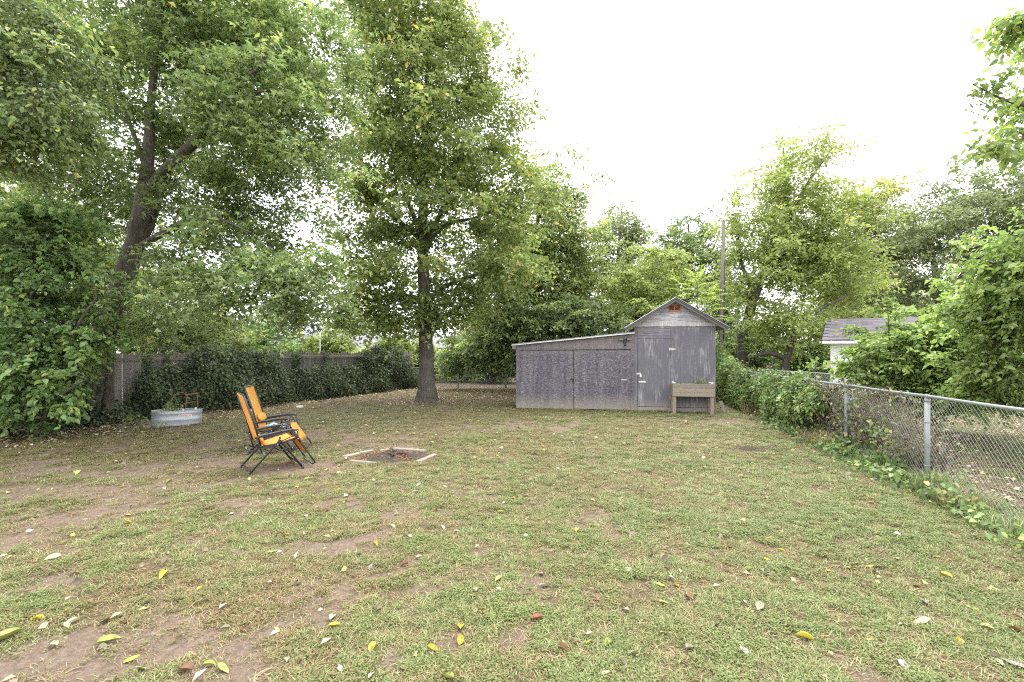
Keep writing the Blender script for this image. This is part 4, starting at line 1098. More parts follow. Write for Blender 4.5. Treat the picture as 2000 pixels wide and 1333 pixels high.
out = norm(np.stack([fd[1]*off/wd, -fd[0]*off/wd, .2+.9*((z-lowz)/np.maximum(hp-lowz, .1))**2], 1))
sh_p, sh_o = [], []
for k in range(150):                      # stray shoots
    s0 = r.uniform(3.2, 17); h0 = np.interp(s0, [3, 9, 12, 14, 17], [1.15, 1.25, 1.8, 2.3, 2.5])*r.uniform(.35, 1.0); p0 = np.array([*(fp+fd*s0), h0])+np.array([-.2, 0, 0])*r.random()
    dv = norm(np.array([[r.normal()-.5, r.normal()*.6, r.normal()*.5+.55]]))[0]*r.uniform(.2, .5)
    for q in np.linspace(.1, 1, 16): sh_p.append(p0+dv*q+np.array([0, 0, -.25*q*q*.5])+r.normal(size=3)*.03); sh_o.append([-.4, -.4, .8])
pts = np.concatenate([pts, np.array(sh_p)]); out = np.concatenate([out, norm(np.array(sh_o))])
stems = []
for k in range(90):
    s0 = r.uniform(2.6, 16); o0 = r.uniform(-.15, .15)
    p0 = fp+fd*s0; p1 = fp+fd*(s0+r.uniform(-.4, .4))
    stems.append(np.array([[p0[0]+o0, p0[1], 0, .010], [p0[0]-.06, p0[1], .6, .008], [p1[0], p1[1], 1.1, .005]]))
leaf_mass('vine_hedge', 'thick green vine mounded over the side fence right of the shed', 'vine', (fp[0]+fd[0]*9, fp[1]+fd[1]*9, 0), pts, out, .085, .72, M['hedge'], 15, stems=stems, mstem=M['brownwood'])

# withered vine behind the wire between the two clear posts
pts, out, stems = [], [], []
for k in range(620):
    s0 = r.uniform(.3, 4.6); p0 = fp+fd*s0; off = .08+.35*r.random(); x0 = p0[0]+fd[1]*off; y0 = p0[1]-fd[0]*off
    hgt = np.interp(s0, [.2, 1.0, 2.0, 4.9], [.55, .95, 1.12, 1.15])*r.uniform(.45, 1.02)
    e = r.normal(0, .22, 2); c = np.array([[x0, y0, 0, .003], [x0+e[0]*.3, y0+e[1]*.3, hgt*.5, .0025], [x0+e[0], y0+e[1], hgt, .0015]]); c = crom(c, 4); stems.append(c)
    for q in range(20):
        j = r.integers(2, len(c)); pts.append(c[j, :3]+r.normal(0, .05, 3)); out.append(r.normal(size=3))
for k in range(900):
    s0 = r.uniform(.4, 4.6); p0 = fp+fd*s0; pts.append([p0[0]+fd[1]*r.normal(0, .07), p0[1], 1.1+abs(r.normal(0, .07))*np.sin(s0*2.2)**2]); out.append([0, -.3, 1.])
pts = np.array(pts); pts[:, 2] = np.maximum(pts[:, 2], .04)
leaf_mass('withered_vine', 'brown withered vine tangled in the wire between two silver posts', 'vine', (fp[0]+fd[0]*2, fp[1]+fd[1]*2, 0), pts, norm(np.array(out)), .06, .6, M['dry'], 16, stems=stems, mstem=M['sticks'])

# tall dry grass and leafy weeds at the foot of the side fence
def grass_clump(name, label, x, y, n, hgt, rad, mat, seed, cat='grass'):
    r = np.random.default_rng(seed); root = empty(name, (x, y, 0), 0, label, cat); V = []; T_ = []; A = []
    for i in range(n):
        a = r.uniform(0, 2*PI); q = rad*math.sqrt(r.random()); b = np.array([math.cos(a)*q*1.0, math.sin(a)*q, -.01]); L = hgt*r.uniform(.5, 1.15); c = r.uniform(0, 2*PI); le = r.uniform(.05, .7)
        d = np.array([math.cos(c)*math.sin(le), math.sin(c)*math.sin(le), math.cos(le)]); s = np.array([-math.sin(c), math.cos(c), 0])*.0028
        m_ = b+d*L*.55; t = b+d*L+np.array([math.cos(c)*.3*L, math.sin(c)*.3*L, -.22*L]); o = len(V)
        V += [b-s, b+s, m_-s*.9, m_+s*.9, t]; T_ += [(o, o+1, o+3), (o, o+3, o+2), (o+2, o+3, o+4)]; A += [r.random()]*5
    link('blades', np_mesh('blades', V, T_, mat, {'rnd': A, 'clump': np.full(len(A), .5)}), root)
M['drygrass'] = leafmat('dry_grass', [(0, (.22,.16,.08)), (.5, (.34,.26,.13)), (.8, (.44,.36,.20)), (.84, (.16,.20,.06)), (1, (.24,.28,.09))], trans=.25, k=1.1)
M['greengrass'] = leafmat('green_grass', [(0, (.12,.17,.05)), (.6, (.20,.26,.08)), (.8, (.30,.34,.14)), (1, (.42,.36,.18))], trans=.25, k=1.1)
for i, (s0, off, n, hgt, rad, m_, lab) in enumerate([(-.25, -.06, 420, .42, .20, 'greengrass', 'tall green grass tuft at the foot of the clear silver post'), (-.75, -.05, 420, .30, .26, 'drygrass', 'tall straw-coloured grass clump under the bare wire panel'), (2.6, -.12, 420, .42, .26, 'drygrass', 'dry grass clump beside the post where the vine ends'),
        (3.3, -.10, 380, .36, .3, 'drygrass', 'straw-coloured grass below the vine\'s ragged end'), (-1.5, -.1, 360, .22, .3, 'greengrass', 'low grass under the near wire panel'), (7.6, -.15, 320, .55, .25, 'drygrass', 'dry stems in the gap of the vine hedge'), (1.2, .05, 360, .38, .35, 'greengrass', 'tall grass growing through the wire between the silver posts')]):
    p0 = fp+fd*s0; grass_clump('grass_clump', lab, p0[0]+fd[1]*off, p0[1]-fd[0]*off, n, hgt, rad, M[m_], 200+i)

pts, out = [], []
for k in range(3600):
    s0 = r.uniform(-3.2, 6.5); lump = fbm(np.array([s0*2.2]), np.array([3.]), 3)[0]
    off = -.16+r.normal(0, .13); z = abs(r.normal(0, .5))*.26*max(0, lump*2.2-.55)
    p0 = fp+fd*s0; pts.append([p0[0]+fd[1]*off, p0[1]-fd[0]*off, .03+z]); out.append([-.3, -.4, 1.])
for k in range(900):                      # tendrils climbing the wire
    s0 = r.uniform(.6, 4.5); z = r.random()**1.6*1.1*min(1, max(0, fbm(np.array([s0*3.1]), np.array([9.]), 2)[0]*2.4-.6)); p0 = fp+fd*s0
    pts.append([p0[0]-.02+r.normal(0, .05), p0[1]+r.normal(0, .05), .05+z]); out.append([-.8, -.4, .3])
leaf_mass('creeping_weeds', 'low leafy creeper running along the foot of the side fence', 'weed', (fp[0], fp[1], 0), np.array(pts), norm(np.array(out)), .062, .8, M['hedge'], 18, shape='oval')
def weed_plant(name, label, x, y, n, hgt, rad, leaf, mat, seed, cat='weed', pieces=True, asp=.85, z0=0.):
    """leafy plant: each leaf a part on its own stalk"""
    r = np.random.default_rng(seed); root = empty(name, (x, y, z0), 0, label, cat)
    mes = [unit_leaf('leaf', mat, 'oval', .15, q, q, asp, .15) for q in (.2, .5, .8)]
    mb = MB()
    for i in range(n):
        a = r.uniform(0, 2*PI); q = rad*math.sqrt(r.random()); z = hgt*r.uniform(.35, 1.0)*(1-.35*q/rad)
        tip = Vector((math.cos(a)*q, math.sin(a)*q, z)); mb.tube([(0, 0, -.01), tuple(tip*.55+Vector((0, 0, .1*z))), tuple(tip)], [.003, .0022, .0015], 4)
        o = link('leaf', mes[int(r.integers(0, 3))], root, tip, (r.normal(0, .35), r.uniform(-.1, .5), a+r.normal(0, .6))); o.scale = (leaf*r.uniform(.7, 1.2),)*3
    mb.build('stems', M['greengrass'] if False else M['stem'], root)
M['stem'] = simple('green_stem', (.14,.17,.05), .7, 0, .2, 30, bmp=0)
for i, (px, py, n, hgt, rad, leaf, lab) in enumerate([(1795, 935, 34, .26, .26, .085, 'round-leaved green weed against the foot of the clear silver post'), (1755, 915, 26, .22, .24, .08, 'leafy weed between the two clear silver posts'), (1685, 892, 24, .24, .22, .08, 'leafy weed beside the post where the vine ends'),
        (1965, 1030, 34, .17, .30, .07, 'yellowing weed under the near wire panel'), (1920, 1005, 22, .16, .2, .06, 'low yellow-green weed among the dry grass'), (265, 830, 14, .28, .18, .11, 'bright seedling with large leaves beside the metal tank'), (310, 838, 10, .2, .14, .085, 'small bright seedling in front of the metal tank'), (498, 789, 12, .35, .2, .10, 'bright weed in front of the ivy behind the orange chairs'), (455, 800, 9, .3, .2, .1, 'lone bright seedling at the foot of the ivy by the tank')]):
    g = G(px, py); g = (float(fence_x(g[1]))-.20, g[1], 0) if px > 1600 else g; weed_plant('leafy_weed', lab, g[0], g[1], n, hgt, rad, leaf, M['shrub'] if i in (0, 1, 2) else M['bright'], 300+i)

# ================================================================ SHED
SH = empty('shed', (SL[0], SL[1], 0), SANG, 'weathered grey plywood shed with gable and low lean-to', 'shed')
SH.scale = (.988, 1, .985)
DEP = 2.4
def sbox(name, lo, hi, mat, parent=SH, bev=.004):
    mb = MB(); mb.box(lo, hi, bev=bev); return mb.build(name, mat, parent)
LT0, LT1 = 2.03, 2.375                    # lean-to roof heights left, right
TU0, TU1, TC = 3.60, 5.90, 4.75           # tall part
zl = lambda u: LT0+(LT1-LT0)*u/3.6
mb = MB(); mb.prism([(.0, .02), (.13, .02), (.13, 1.84), (3.5, 1.86), (3.5, .02), (3.6, .02), (3.6, zl(3.6)-.03), (0, zl(0)-.03)], 0, .02)
mb.build('lean_to_front', M['osb'], SH)
sbox('lean_to_side', (0, .021, .0), (.02, DEP, LT0-.05), M['osb'])
sbox('lean_to_back', (.021, DEP-.02, .0), (3.6, DEP, LT0-.05), M['osb'])
sbox('lean_to_shade_sheet', (.05, .06, 0), (3.56, .075, 1.95), M['soil'])  # dark sheet added behind the doors so their gaps look shaded
for i, (u0, u1, hx) in enumerate(((.134, 1.790, 1), (1.810, 3.496, 0))):
    d = MB().box((u0, -.012, .035 if i else .02), (u1, .010, 1.822+.006*i), bev=.003).build('lean_to_door', M['osb'], SH)
    if i == 0:
        MB().box((u1-.09, -.022, .92), (u1+.002, -.013, .965), bev=.002).build('hasp', M['black'], d)
        MB().box((u1-.05, -.04, .86), (u1-.015, -.022, .93), bev=.005).build('padlock', M['pad'], d)
    else:
        MB().box((u1-.28, -.018, .92), (u1-.12, -.013, .955), bev=.002).build('hinge_strap', M['brass'], d)
# slanting metal edged roof
mb = MB(); mb.prism([(-.12, LT0-.035), (3.62, LT1-.015), (3.62, LT1+.012), (-.12, LT0-.006)], -.12, DEP+.1); rf = mb.build('lean_to_roof', M['metal'], SH)
mb = MB(); mb.prism([(-.12, LT0-.052), (3.60, LT1-.040), (3.60, LT1-.018), (-.12, LT0-.038)], -.13, -.095); mb.build('drip_edge', M['white'], rf)
sbox('rafter_tail', (-.115, -.06, LT0-.16), (.0, .03, LT0-.054), M['timber'])
# tall part
sbox('corner_post', (3.602, -.012, .0), (3.695, .06, 2.53), M['ply'])
sbox('wall_panel', (4.652, -.008, .14), (5.9, .012, 2.535), M['ply'])
sbox('header_panel', (3.70, -.008, 2.19), (4.646, .012, 2.535), M['plyhead'])
sbox('side_wall', (5.88, .013, .0), (5.9, DEP, 2.52), M['ply'])
sbox('side_wall', (3.60, .061, .0), (3.62, DEP, 2.52), M['ply'])
sbox('back_wall', (3.621, DEP-.02, .0), (5.879, DEP, 2.52), M['ply'])
sbox('inner_shade_sheet', (3.71, .07, 0), (5.86, .085, 2.45), M['soil'])  # same dark sheet added behind the tall front, shade for its joints
sbox('skirt_board', (3.70, -.016, -.02), (5.9, .008, .132), M['skirt'])
dr = sbox('door', (3.705, -.016, .145), (4.644, .004, 2.183), M['ply'])
MB().box((3.72, -.034, .86), (3.93, -.017, .905), bev=.008).build('handle', M['white'], dr)
MB().box((3.66, -.026, 1.10), (3.80, -.017, 1.155), bev=.002).build('latch_plate', M['brass'], dr)
MB().box((3.755, -.05, 1.02), (3.805, -.026, 1.10), bev=.008).build('padlock', M['cap'], dr)
for z in (1.86, .42):
    h_ = MB(); h_.box((4.60, -.024, z-.04), (4.645, -.017, z+.04), bev=.002); h_.prism([(4.648, z-.035), (4.80, z-.008), (4.80, z+.012), (4.648, z+.035)], -.02, -.0165); h_.tube([(4.647, -.024, z-.045), (4.647, -.024, z+.045)], .009, 6)
    h_.build('hinge', M['brass'] if z > 1 else M['vent'], dr)
# gable
RZ, EZ = 3.36, 2.50
OH = .30; sl = (RZ-EZ)/(TC-(TU0-OH))
mb = MB(); mb.prism([(TU0+.0, 2.645), (TU1, 2.645), (TU1, RZ-(TU1-TC)*sl-.04), (TC, RZ-.05), (TU0, RZ-(TC-TU0)*sl-.04)], -.012, .012); gb = mb.build('gable_panel', M['gable'], SH)
sbox('gable_band', (TU0-.10, -.03, 2.537), (TU1+.10, -.002, 2.66), M['band'])
vt = empty('vent'); vt.parent = SH; vt.location = (TC, -.015, 3.08)
for nm, lo, hi in (('frame', (-.175, -.03, .075), (.175, .0, .105)), ('frame', (-.175, -.03, -.105), (.175, 0, -.075)), ('frame', (-.175, -.03, -.0745), (-.145, 0, .0745)), ('frame', (.145, -.03, -.0745), (.175, 0, .0745)), ('mullion', (-.012, -.026, -.0745), (.012, -.002, .0745))):
    MB().box(lo, hi, bev=.003).build(nm, M['vent'], vt)
for k in range(4):
    for x0, x1 in ((-.144, -.0125), (.0125, .144)):
        MB().box((x0, -.008, -.012), (x1, .008, .012)).build('louver', M['louver'], vt, (0, -.008, -.055+.037*k), (.6, 0, 0))
rfp = empty('roof'); rfp.parent = SH
M['rooftop'] = simple('roof_felt', (.13,.13,.14), .9, 0, .3, 30, bmp=.4)
for sg in (-1, 1):
    xe = TC+sg*(TC-TU0+OH)
    a = (TC, RZ); b = (xe, EZ-.02)
    n_ = 9; t = .035
    mb = MB(); mb.prism([a, b, (b[0], b[1]-t), (a[0], a[1]-t)], -.24, DEP+.2); mb.build('roof_deck', M['rail'], rfp)
    for k in range(n_):
        f0, f1 = k/n_, (k+1.25)/n_
        f1 = min(f1, 1.02)
        p0 = (a[0]+(b[0]-a[0])*f0, a[1]+(b[1]-a[1])*f0+.006+.001*sg); p1 = (a[0]+(b[0]-a[0])*f1, a[1]+(b[1]-a[1])*f1+.013)
        mb = MB(); mb.prism([p0, p1, (p1[0], p1[1]-.008), (p0[0], p0[1]-.004)], -.27, DEP+.22); mb.build('shingle_course', M['rooftop'], rfp)
    mb = MB(); mb.prism([(a[0], a[1]-.004), (b[0], b[1]-.004), (b[0], b[1]-.040), (a[0], a[1]-.040)], -.265, -.242); mb.build('rake_board', M['rakegrey'], rfp)
    mb = MB(); mb.prism([(a[0], a[1]+.026), (b[0], b[1]+.026), (b[0], b[1]+.010), (a[0], a[1]+.010)], -.285, -.262); mb.build('drip_edge', M['white'] if sg < 0 else M['band'], rfp)
    mb = MB(); mb.prism([(a[0], a[1]-.036), (b[0]-sg*.02, b[1]-.036), (b[0]-sg*.02, b[1]-.10), (a[0], a[1]-.11)], -.239, -.2); mb.build('fly_rafter', M['rakegrey'], rfp)
# flood light
fl = empty('flood_light'); fl.parent = SH; fl.location = (3.33, -.02, 2.10)
MB().box((-.045, -.03, -.05), (.045, .0, .07), bev=.01).build('bracket', M['pad'], fl)
mb = MB(); mb.tube([(0, -.04, -.10), (0, -.075, -.12), (0, -.085, -.13)], [.03, .04, .02], 12); mb.tube([(0, -.02, -.04), (0, -.045, -.10)], .015, 8); mb.build('motion_sensor', M['pad'], fl)
for sg in (-1, 1):
    h_ = empty('lamp_head'); h_.parent = fl; h_.location = (sg*.115, -.06, .07); h_.rotation_euler = (R(25), 0, sg*R(14))
    MB().box((-.085, -.03, -.032), (.085, .035, .032), bev=.018).build('housing', M['pad'], h_)
    MB().box((-.07, -.036, -.022), (.07, -.0305, .022), bev=.002).build('lens', M['lens'], h_)
    mb = MB(); mb.tube([(sg*.03, -.02, .06), (sg*.10, -.04, .07)], .012, 6); mb.build('arm', M['pad'], fl)
# board leaning at the corner
def sw(u, v, z=0): return (SL[0]+SU[0]*u+SV[0]*v, SL[1]+SU[1]*u+SV[1]*v, z)
mb = MB(); mb.bar((0, 0, 0), (-.13, .02, .34), .02, .09, .003); tag(mb.build('loose_board', M['rail'], None, sw(6.09, -.03), (0, 0, SANG)), 'short grey board leaning on the shed\'s hedge-side corner', 'board')

# ---- raised planter box on legs
pl = empty('raised_planter', sw(5.13, -.50), SANG, 'raised wooden planter box on legs against the shed', 'planter')
PW, PD = 1.12, .42
for x_ in (-PW/2+.055, PW/2-.055):
    for y_ in (.02, PD-.11):
        MB().box((x_-.05, y_, -.03), (x_+.05, y_+.09, .50), bev=.006).build('leg', M['timber'], pl)
        MB().box((x_-.03, y_+.02, .865), (x_+.03, y_+.07, .895), bev=.006).build('corner_cap', M['cap'], pl)
        MB().box((x_-.03, y_+.02, .501), (x_+.03, y_+.07, .864), bev=.003).build('corner_post', M['timber'], pl)
for k in range(3):
    z0 = .50+k*.118
    MB().box((-PW/2, -.018, z0), (PW/2, .018, z0+.115), bev=.005).build('plank', M['timber'], pl, (random.uniform(-.004, .004), random.uniform(-.002, .002), 0))
    MB().box((-PW/2, PD-.018, z0), (PW/2, PD+.018, z0+.115), bev=.005).build('plank', M['timber'], pl)
    for x_ in (-PW/2, PW/2-.03):
        MB().box((x_, .0185, z0), (x_+.03, PD-.0185, z0+.115), bev=.005).build('side_plank', M['timber'], pl)
MB().box((-PW/2+.031, .0185, .51), (PW/2-.031, PD-.0185, .80)).build('soil', M['soil'], pl)
def sp(u, v, z): return sw(5.13+u, -.50+v, z)
q = sp(.22, .2, .80); grass_clump('herb_plant', 'feathery green herb growing in the raised planter', q[0], q[1], 150, .34, .15, M['greengrass'], 401, 'plant')
bpy.data.objects['herb_plant'].location.z = .80
q = sp(-.32, .15, .79); weed_plant('seedling', 'small seedling in the corner of the raised planter', q[0], q[1], 9, .11, .07, .05, M['shrub'], 402, 'plant', z0=.79)

# ---- white garage beyond
GA = R(-38)
ga = empty('garage', (10.9, 16.3, 0), GA, 'small white garage with grey shingle roof behind the saplings', 'garage')
GW, GD, GE, GR_ = 2.6, 3.0, 2.12, 2.92
MB().box((.10, 0, 0), (GW, .05, GE)).build('front_wall', M['white'], ga)
mb = MB(); mb.add([(.0995, .0505, 0), (.0995, GD, 0), (.0995, GD, GE), (.0995, GD/2, GR_-.1), (.0995, .0505, GE), (.05, .0505, 0), (.05, GD, 0), (.05, GD, GE), (.05, GD/2, GR_-.1), (.05, .0505, GE)], [[0,1,2,3,4],[9,8,7,6,5],[0,5,6,1],[1,6,7,2],[2,7,8,3],[3,8,9,4],[4,9,5,0]]); mb.build('gable_wall', M['white'], ga)
MB().box((.0, -.02, 0), (.099, .05, GE), bev=.004).build('corner_board', M['white'], ga)
MB().box((-.22, -.30, GE-.09), (GW+.2, -.27, GE+.03), bev=.004).build('fascia', M['white'], ga)
MB().box((-.2, -.269, GE-.06), (GW+.2, -.021, GE-.04)).build('soffit', M['white'], ga)
for k in range(13):
    MB().prism([(.101, .15+k*.148), (GW, .15+k*.148), (GW, .15+k*.148+.145), (.101, .15+k*.148+.145)], -.012, -.001).build('siding_board', M['white'], ga, (0, 0, 0), (0, 0, 0))
gr_ = empty('roof'); gr_.parent = ga
for sg in (0, 1):
    y0, y1 = (-.30, GD/2) if sg == 0 else (GD+.3, GD/2)
    z0, z1 = GE+.03, GR_
    mb = MB(); mb.add([(-.22, y0, z0), (GW+.2, y0, z0), (GW+.2, y1, z1), (-.22, y1, z1), (-.22, y0, z0-.03), (GW+.2, y0, z0-.03), (GW+.2, y1, z1-.03), (-.22, y1, z1-.03)], [[0,1,2,3],[7,6,5,4],[0,4,5,1],[1,5,6,2],[2,6,7,3],[3,7,4,0]]); mb.build('roof_deck', M['roofgrey'], gr_)
rows = 13; sm_ = [MB().box((0, 0, 0), (.30, .20, .008)).mesh('shingle', M['shingle'])]
pit = math.atan2(GR_-GE-.03, GD/2+.3); slope = math.hypot(GD/2+.3, GR_-GE-.03)
for k in range(rows):
    for j in range(15):
        t = k*slope/rows; x0 = -.22+j*.305+(.15 if k % 2 else 0)
        if x0 > 3.0+.0: continue
        link('shingle', sm_[0], gr_, (x0, -.31+t*math.cos(pit), GE+.034+t*math.sin(pit)+.008), (pit-R(2.2), 0, 0))

# ---- utility pole
b_ = P(1411, 688, 19.6)
up = empty('utility_pole', (b_[0], b_[1], 0), 0, 'bare grey utility pole leaning above the tree tops', 'pole')
mb = MB(); mb.tube([(-.12, 0, -.3), (-.03, 0, 3.4), (.05, 0, 7.15)], [.095, .08, .065], 12); mb.build('shaft', M['pole'], up)
mb = MB(); mb.tube([(.0, -.11, 2.2), (.06, -.10, 5.5)], .015, 5); mb.build('ground_wire', M['black'], up)
mb = MB(); mb.tube([(.05, 0, 7.151), (.05, 0, 7.19)], [.068, .03], 12); mb.build('cap', M['pole'], up)

# ---- houses beyond the back fences
def house(label, x, y, w_, d_, h_, rh, ang, mw, mr_, wins):
    root = empty('house', (x, y, 0), ang, label, 'house')
    MB().box((-w_/2, 0, -.2), (w_/2, d_, h_)).build('wall', mw, root)
    mb = MB()
    ov = .35
    mb.add([(-w_/2-ov, -ov, h_+.004), (w_/2+ov, -ov, h_+.004), (w_/2+ov, d_+ov, h_+.004), (-w_/2-ov, d_+ov, h_+.004), (-w_/2-ov, d_/2, h_+rh), (w_/2+ov, d_/2, h_+rh)], [[3,2,1,0],[0,1,5,4],[2,3,4,5],[1,2,5],[3,0,4]])
    mb.build('roof', mr_, root)
    MB().box((-w_/2-ov, -ov-.03, h_-.12), (w_/2+ov, -ov-.004, h_+.03)).build('fascia', M['white'], root)
    for (u, z, ww, wh) in wins:
        f = empty('window'); f.parent = root; f.location = (u, -.02, z)
        MB().box((-ww/2-.08, -.04, -wh/2-.08), (ww/2+.08, .01, -wh/2)).build('sill', M['white'], f)
        MB().box((-ww/2-.08, -.04, wh/2), (ww/2+.08, .01, wh/2+.08)).build('frame', M['white'], f)
        for s_ in (-1, 1): MB().box((s_*(ww/2+.04)-.04, -.04, -wh/2+.001), (s_*(ww/2+.04)+.04, .01, wh/2-.001)).build('frame', M['white'], f)
        MB().box((-ww/2, -.01, -wh/2), (ww/2, .005, wh/2)).build('pane', M['screen'], f)
        MB().box((-ww/2, -.03, -.02), (ww/2, -.011, .02)).build('mullion', M['white'], f)
b_ = P(575, 688, 36); house('low pale house with grey roof beyond the wooden fence', b_[0], b_[1], 6, 7, 2.1, 1.2, R(10), M['brick'], M['roofgrey'], [(-2, 1.3, .9, 1.0), (1.5, 1.3, .9, 1.0)])
b_ = P(705, 688, 44); house('small house with purple-grey roof seen under the lone tree\'s low limb', b_[0], b_[1], 7, 6, 1.9, 1.5, R(-5), M['brick'], M['roofgrey'], [(0, 1.2, .9, .9)])
b_ = P(868, 688, 38); house('blue-white house glimpsed just right of the lone tree trunk', b_[0], b_[1], 6, 6, 2.2, 1.0, R(6), M['bluewall'], M['roofgrey'], [(-1.6, 1.5, .9, .9), (1.4, 1.5, .9, .9)])
b_ = P(200, 688, 24); house('white house showing in glints behind the maple', b_[0]+3, b_[1]+6, 9, 6, 2.4, 1.2, R(20), M['white'], M['roofgrey'], [(-2, 1.5, .9, 1.), (2, 1.5, .9, 1.)])
b_ = P(625, 688, 22.5); mb = MB(); mb.tube([(0, 0, 0), (0, 0, 1.7), (.01, 0, 3.45)], [.03, .028, .025], 8); mb.tube([(.01, 0, 3.45), (.01, 0, 3.48)], [.035, .02], 8)
tag(mb.build('clothesline_pole', M['white'], None, (b_[0], b_[1], 0)), 'thin white metal pole standing behind the wooden fence', 'pole')

# ================================================================ CHAIRS
def tb(name, parent, pts, r_=.0125, mat='black', n=8):
    mb = MB(); mb.tube(pts, r_, n); return mb.build(name, M[mat], parent)
def arc(pts, n=6):
    return [tuple(p) for p in crom(pts, n)]
def make_chair(label, loc, ang, cloth, pillow_z):
    c = empty('reclining_chair', loc, ang, label, 'chair', 'orange reclining chairs by the fire pit')
    HW = .27
    BT, BB, SR_, SF, FE = (-.345, 1.12), (-.13, .40), (-.10, .385), (.36, .455), (.62, .055)
    # side rails and cross bars of the three slings
    for s in (-1, 1):
        y = s*HW
        tb('back_rail', c, [(BT[0], y, BT[1]), ((BT[0]+BB[0])/2+.012, y, (BT[1]+BB[1])/2), (BB[0], y, BB[1])])
        tb('seat_rail', c, [(SR_[0]-.02, y, SR_[1]), (.12, y, .405), (SF[0], y, SF[1])])
        tb('foot_rail', c, [(SF[0]-.10, y, .60), (SF[0], y, SF[1]), (FE[0]-.06, y, FE[1]+.09), (FE[0]+.0, y, FE[1])], .0115)
        # legs: inverted V from the pivot under the seat
        for fx, off in ((-.29, .012), (.43, -.012)):
            l_ = tb('leg', c, [(.115, y+s*.02+off*s, .50), (.10 if fx < 0 else .13, y+s*.02+off*s, .44), (fx, y+s*.03, .012)], .0135)
            mb = MB(); mb.tube([(fx-.006*np.sign(fx), y+s*.03, .03), (fx+.004*np.sign(fx), y+s*.03, -.006)], .018, 8); mb.build('foot_cap', M['pad'], l_)
        # armrest: padded bar on a tube
        a_ = MB(); a_.tube(arc([(-.215, y+s*.035, .525), (-.05, y+s*.04, .545), (.15, y+s*.04, .575), (.33, y+s*.035, .585), (.365, y+s*.035, .57)]), .015, 8)
        ar = a_.build('armrest', M['black'], c)
        MB().bar((-.16, y+s*.04, .547), (.12, y+s*.042, .588), .048, .018, .008).build('arm_pad', M['pad'], ar)
        MB().bar((.12, y+s*.042, .588), (.30, y+s*.038, .602), .045, .018, .008).build('arm_pad', M['pad'], ar)
        # links
        tb('arm_link', c, [(.355, y+s*.03, .575), (SF[0]+.01, y+s*.02, SF[1]), (.40, y+s*.015, .40)], .010)
        tb('arm_link', c, [(-.20, y+s*.03, .53), (-.15, y+s*.02, .40), (-.12, y+s*.02, .30)], .010)
        tb('slide_bar', c, arc([(-.19, y+s*.022, .33), (-.10, y+s*.028, .29), (.05, y+s*.028, .30), (.28, y+s*.022, .335)]), .009)
        tb('slide_bar', c, [(-.10, y+s*.03, .345), (.10, y+s*.034, .43), (.30, y+s*.03, .50)], .008)
        for (bx, bz) in ((.115, .47), (.36, .455), (.35, .575), (-.10, .30), (.08, .40), (.28, .335)):
            mb = MB(); mb.tube([(bx, y+s*.045, bz), (bx, y+s*.056, bz)], .008, 6); mb.build('bolt', M['brass'], c)
    tb('cross_bar', c, arc([(BT[0], -HW, BT[1]), (BT[0]-.012, -HW+.03, BT[1]+.02), (BT[0]-.012, 0, BT[1]+.022), (BT[0]-.012, HW-.03, BT[1]+.02), (BT[0], HW, BT[1])]), .012)
    tb('cross_bar', c, arc([(FE[0], -HW, FE[1]), (FE[0]-.03, -HW+.04, FE[1]-.02), (FE[0]-.03, 0, FE[1]-.022), (FE[0]-.03, HW-.04, FE[1]-.02), (FE[0], HW, FE[1])]), .011)
    tb('cross_bar', c, arc([(-.22, -HW+.0, .34), (-.27, -HW+.05, .33), (-.28, 0, .33), (-.27, HW-.05, .33), (-.22, HW, .34)]), .010)
    tb('ground_bar', c, [(-.27, -HW-.03, .06), (-.27, HW+.03, .06)], .011)
    tb('ground_bar', c, [(.41, -HW-.03, .06), (.41, HW+.03, .06)], .011)
    tb('cross_bar', c, [(.115, -HW-.02, .30), (.115, HW+.02, .30)], .009)
    # slings
    def sling(name, prof, sag, w_=.235):
        n = len(prof); m = 9; V = []; Fc = []
        for i, (x_, z_) in enumerate(prof):
            nx_ = prof[min(i+1, n-1)][0]-prof[max(i-1, 0)][0]; nz_ = prof[min(i+1, n-1)][1]-prof[max(i-1, 0)][1]; l_ = math.hypot(nx_, nz_); nx_, nz_ = nz_/l_, -nx_/l_
            for j in range(m):
                y = -w_+2*w_*j/(m-1); k = 1-(y/w_)**2
                V.append((x_+nx_*sag*k, y, z_+nz_*sag*k))
        for t_, nrm_ in ((0, 1), (1, -1)):
            pass
        for i in range(n-1):
            for j in range(m-1): Fc.append([i*m+j, i*m+j+1, (i+1)*m+j+1, (i+1)*m+j])
        mb = MB(); mb.add(V, Fc, True); o = mb.build(name, M['fabric'], c)
        sf = o.modifiers.new('thickness', 'SOLIDIFY'); sf.thickness = .004
        # elastic lacing along both edges
        lm = MB(); L_ = 0
        for i in range(n-1):
            for s in (-1, 1):
                for q in (.25, .75):
                    x_ = prof[i][0]+(prof[i+1][0]-prof[i][0])*q; z_ = prof[i][1]+(prof[i+1][1]-prof[i][1])*q
                    lm.tube([(x_, s*(w_-.012), z_-.004), (x_, s*(HW+.008), z_+.006)], .0042, 5)
        lm.build('lacing', M['black'], o)
        return o
    lerp = lambda a, b, n: [(a[0]+(b[0]-a[0])*i/n, a[1]+(b[1]-a[1])*i/n) for i in range(n+1)]
    sling('back_sling', [(BT[0]-.014, BT[1]+.028)]+lerp((BT[0]+.01, BT[1]-.02), (BB[0]+.0, BB[1]+.02), 9)+[(BB[0]+.04, BB[1]-.03), (BB[0]+.09, BB[1]-.035)], .018)
    sling('seat_sling', lerp((SR_[0]+.07, SR_[1]-.012), (SF[0]-.02, SF[1]+.006), 7), .02)
    sling('foot_sling', lerp((SF[0]+.0, SF[1]+.006), (FE[0]-.075, FE[1]+.135), 5), .01)
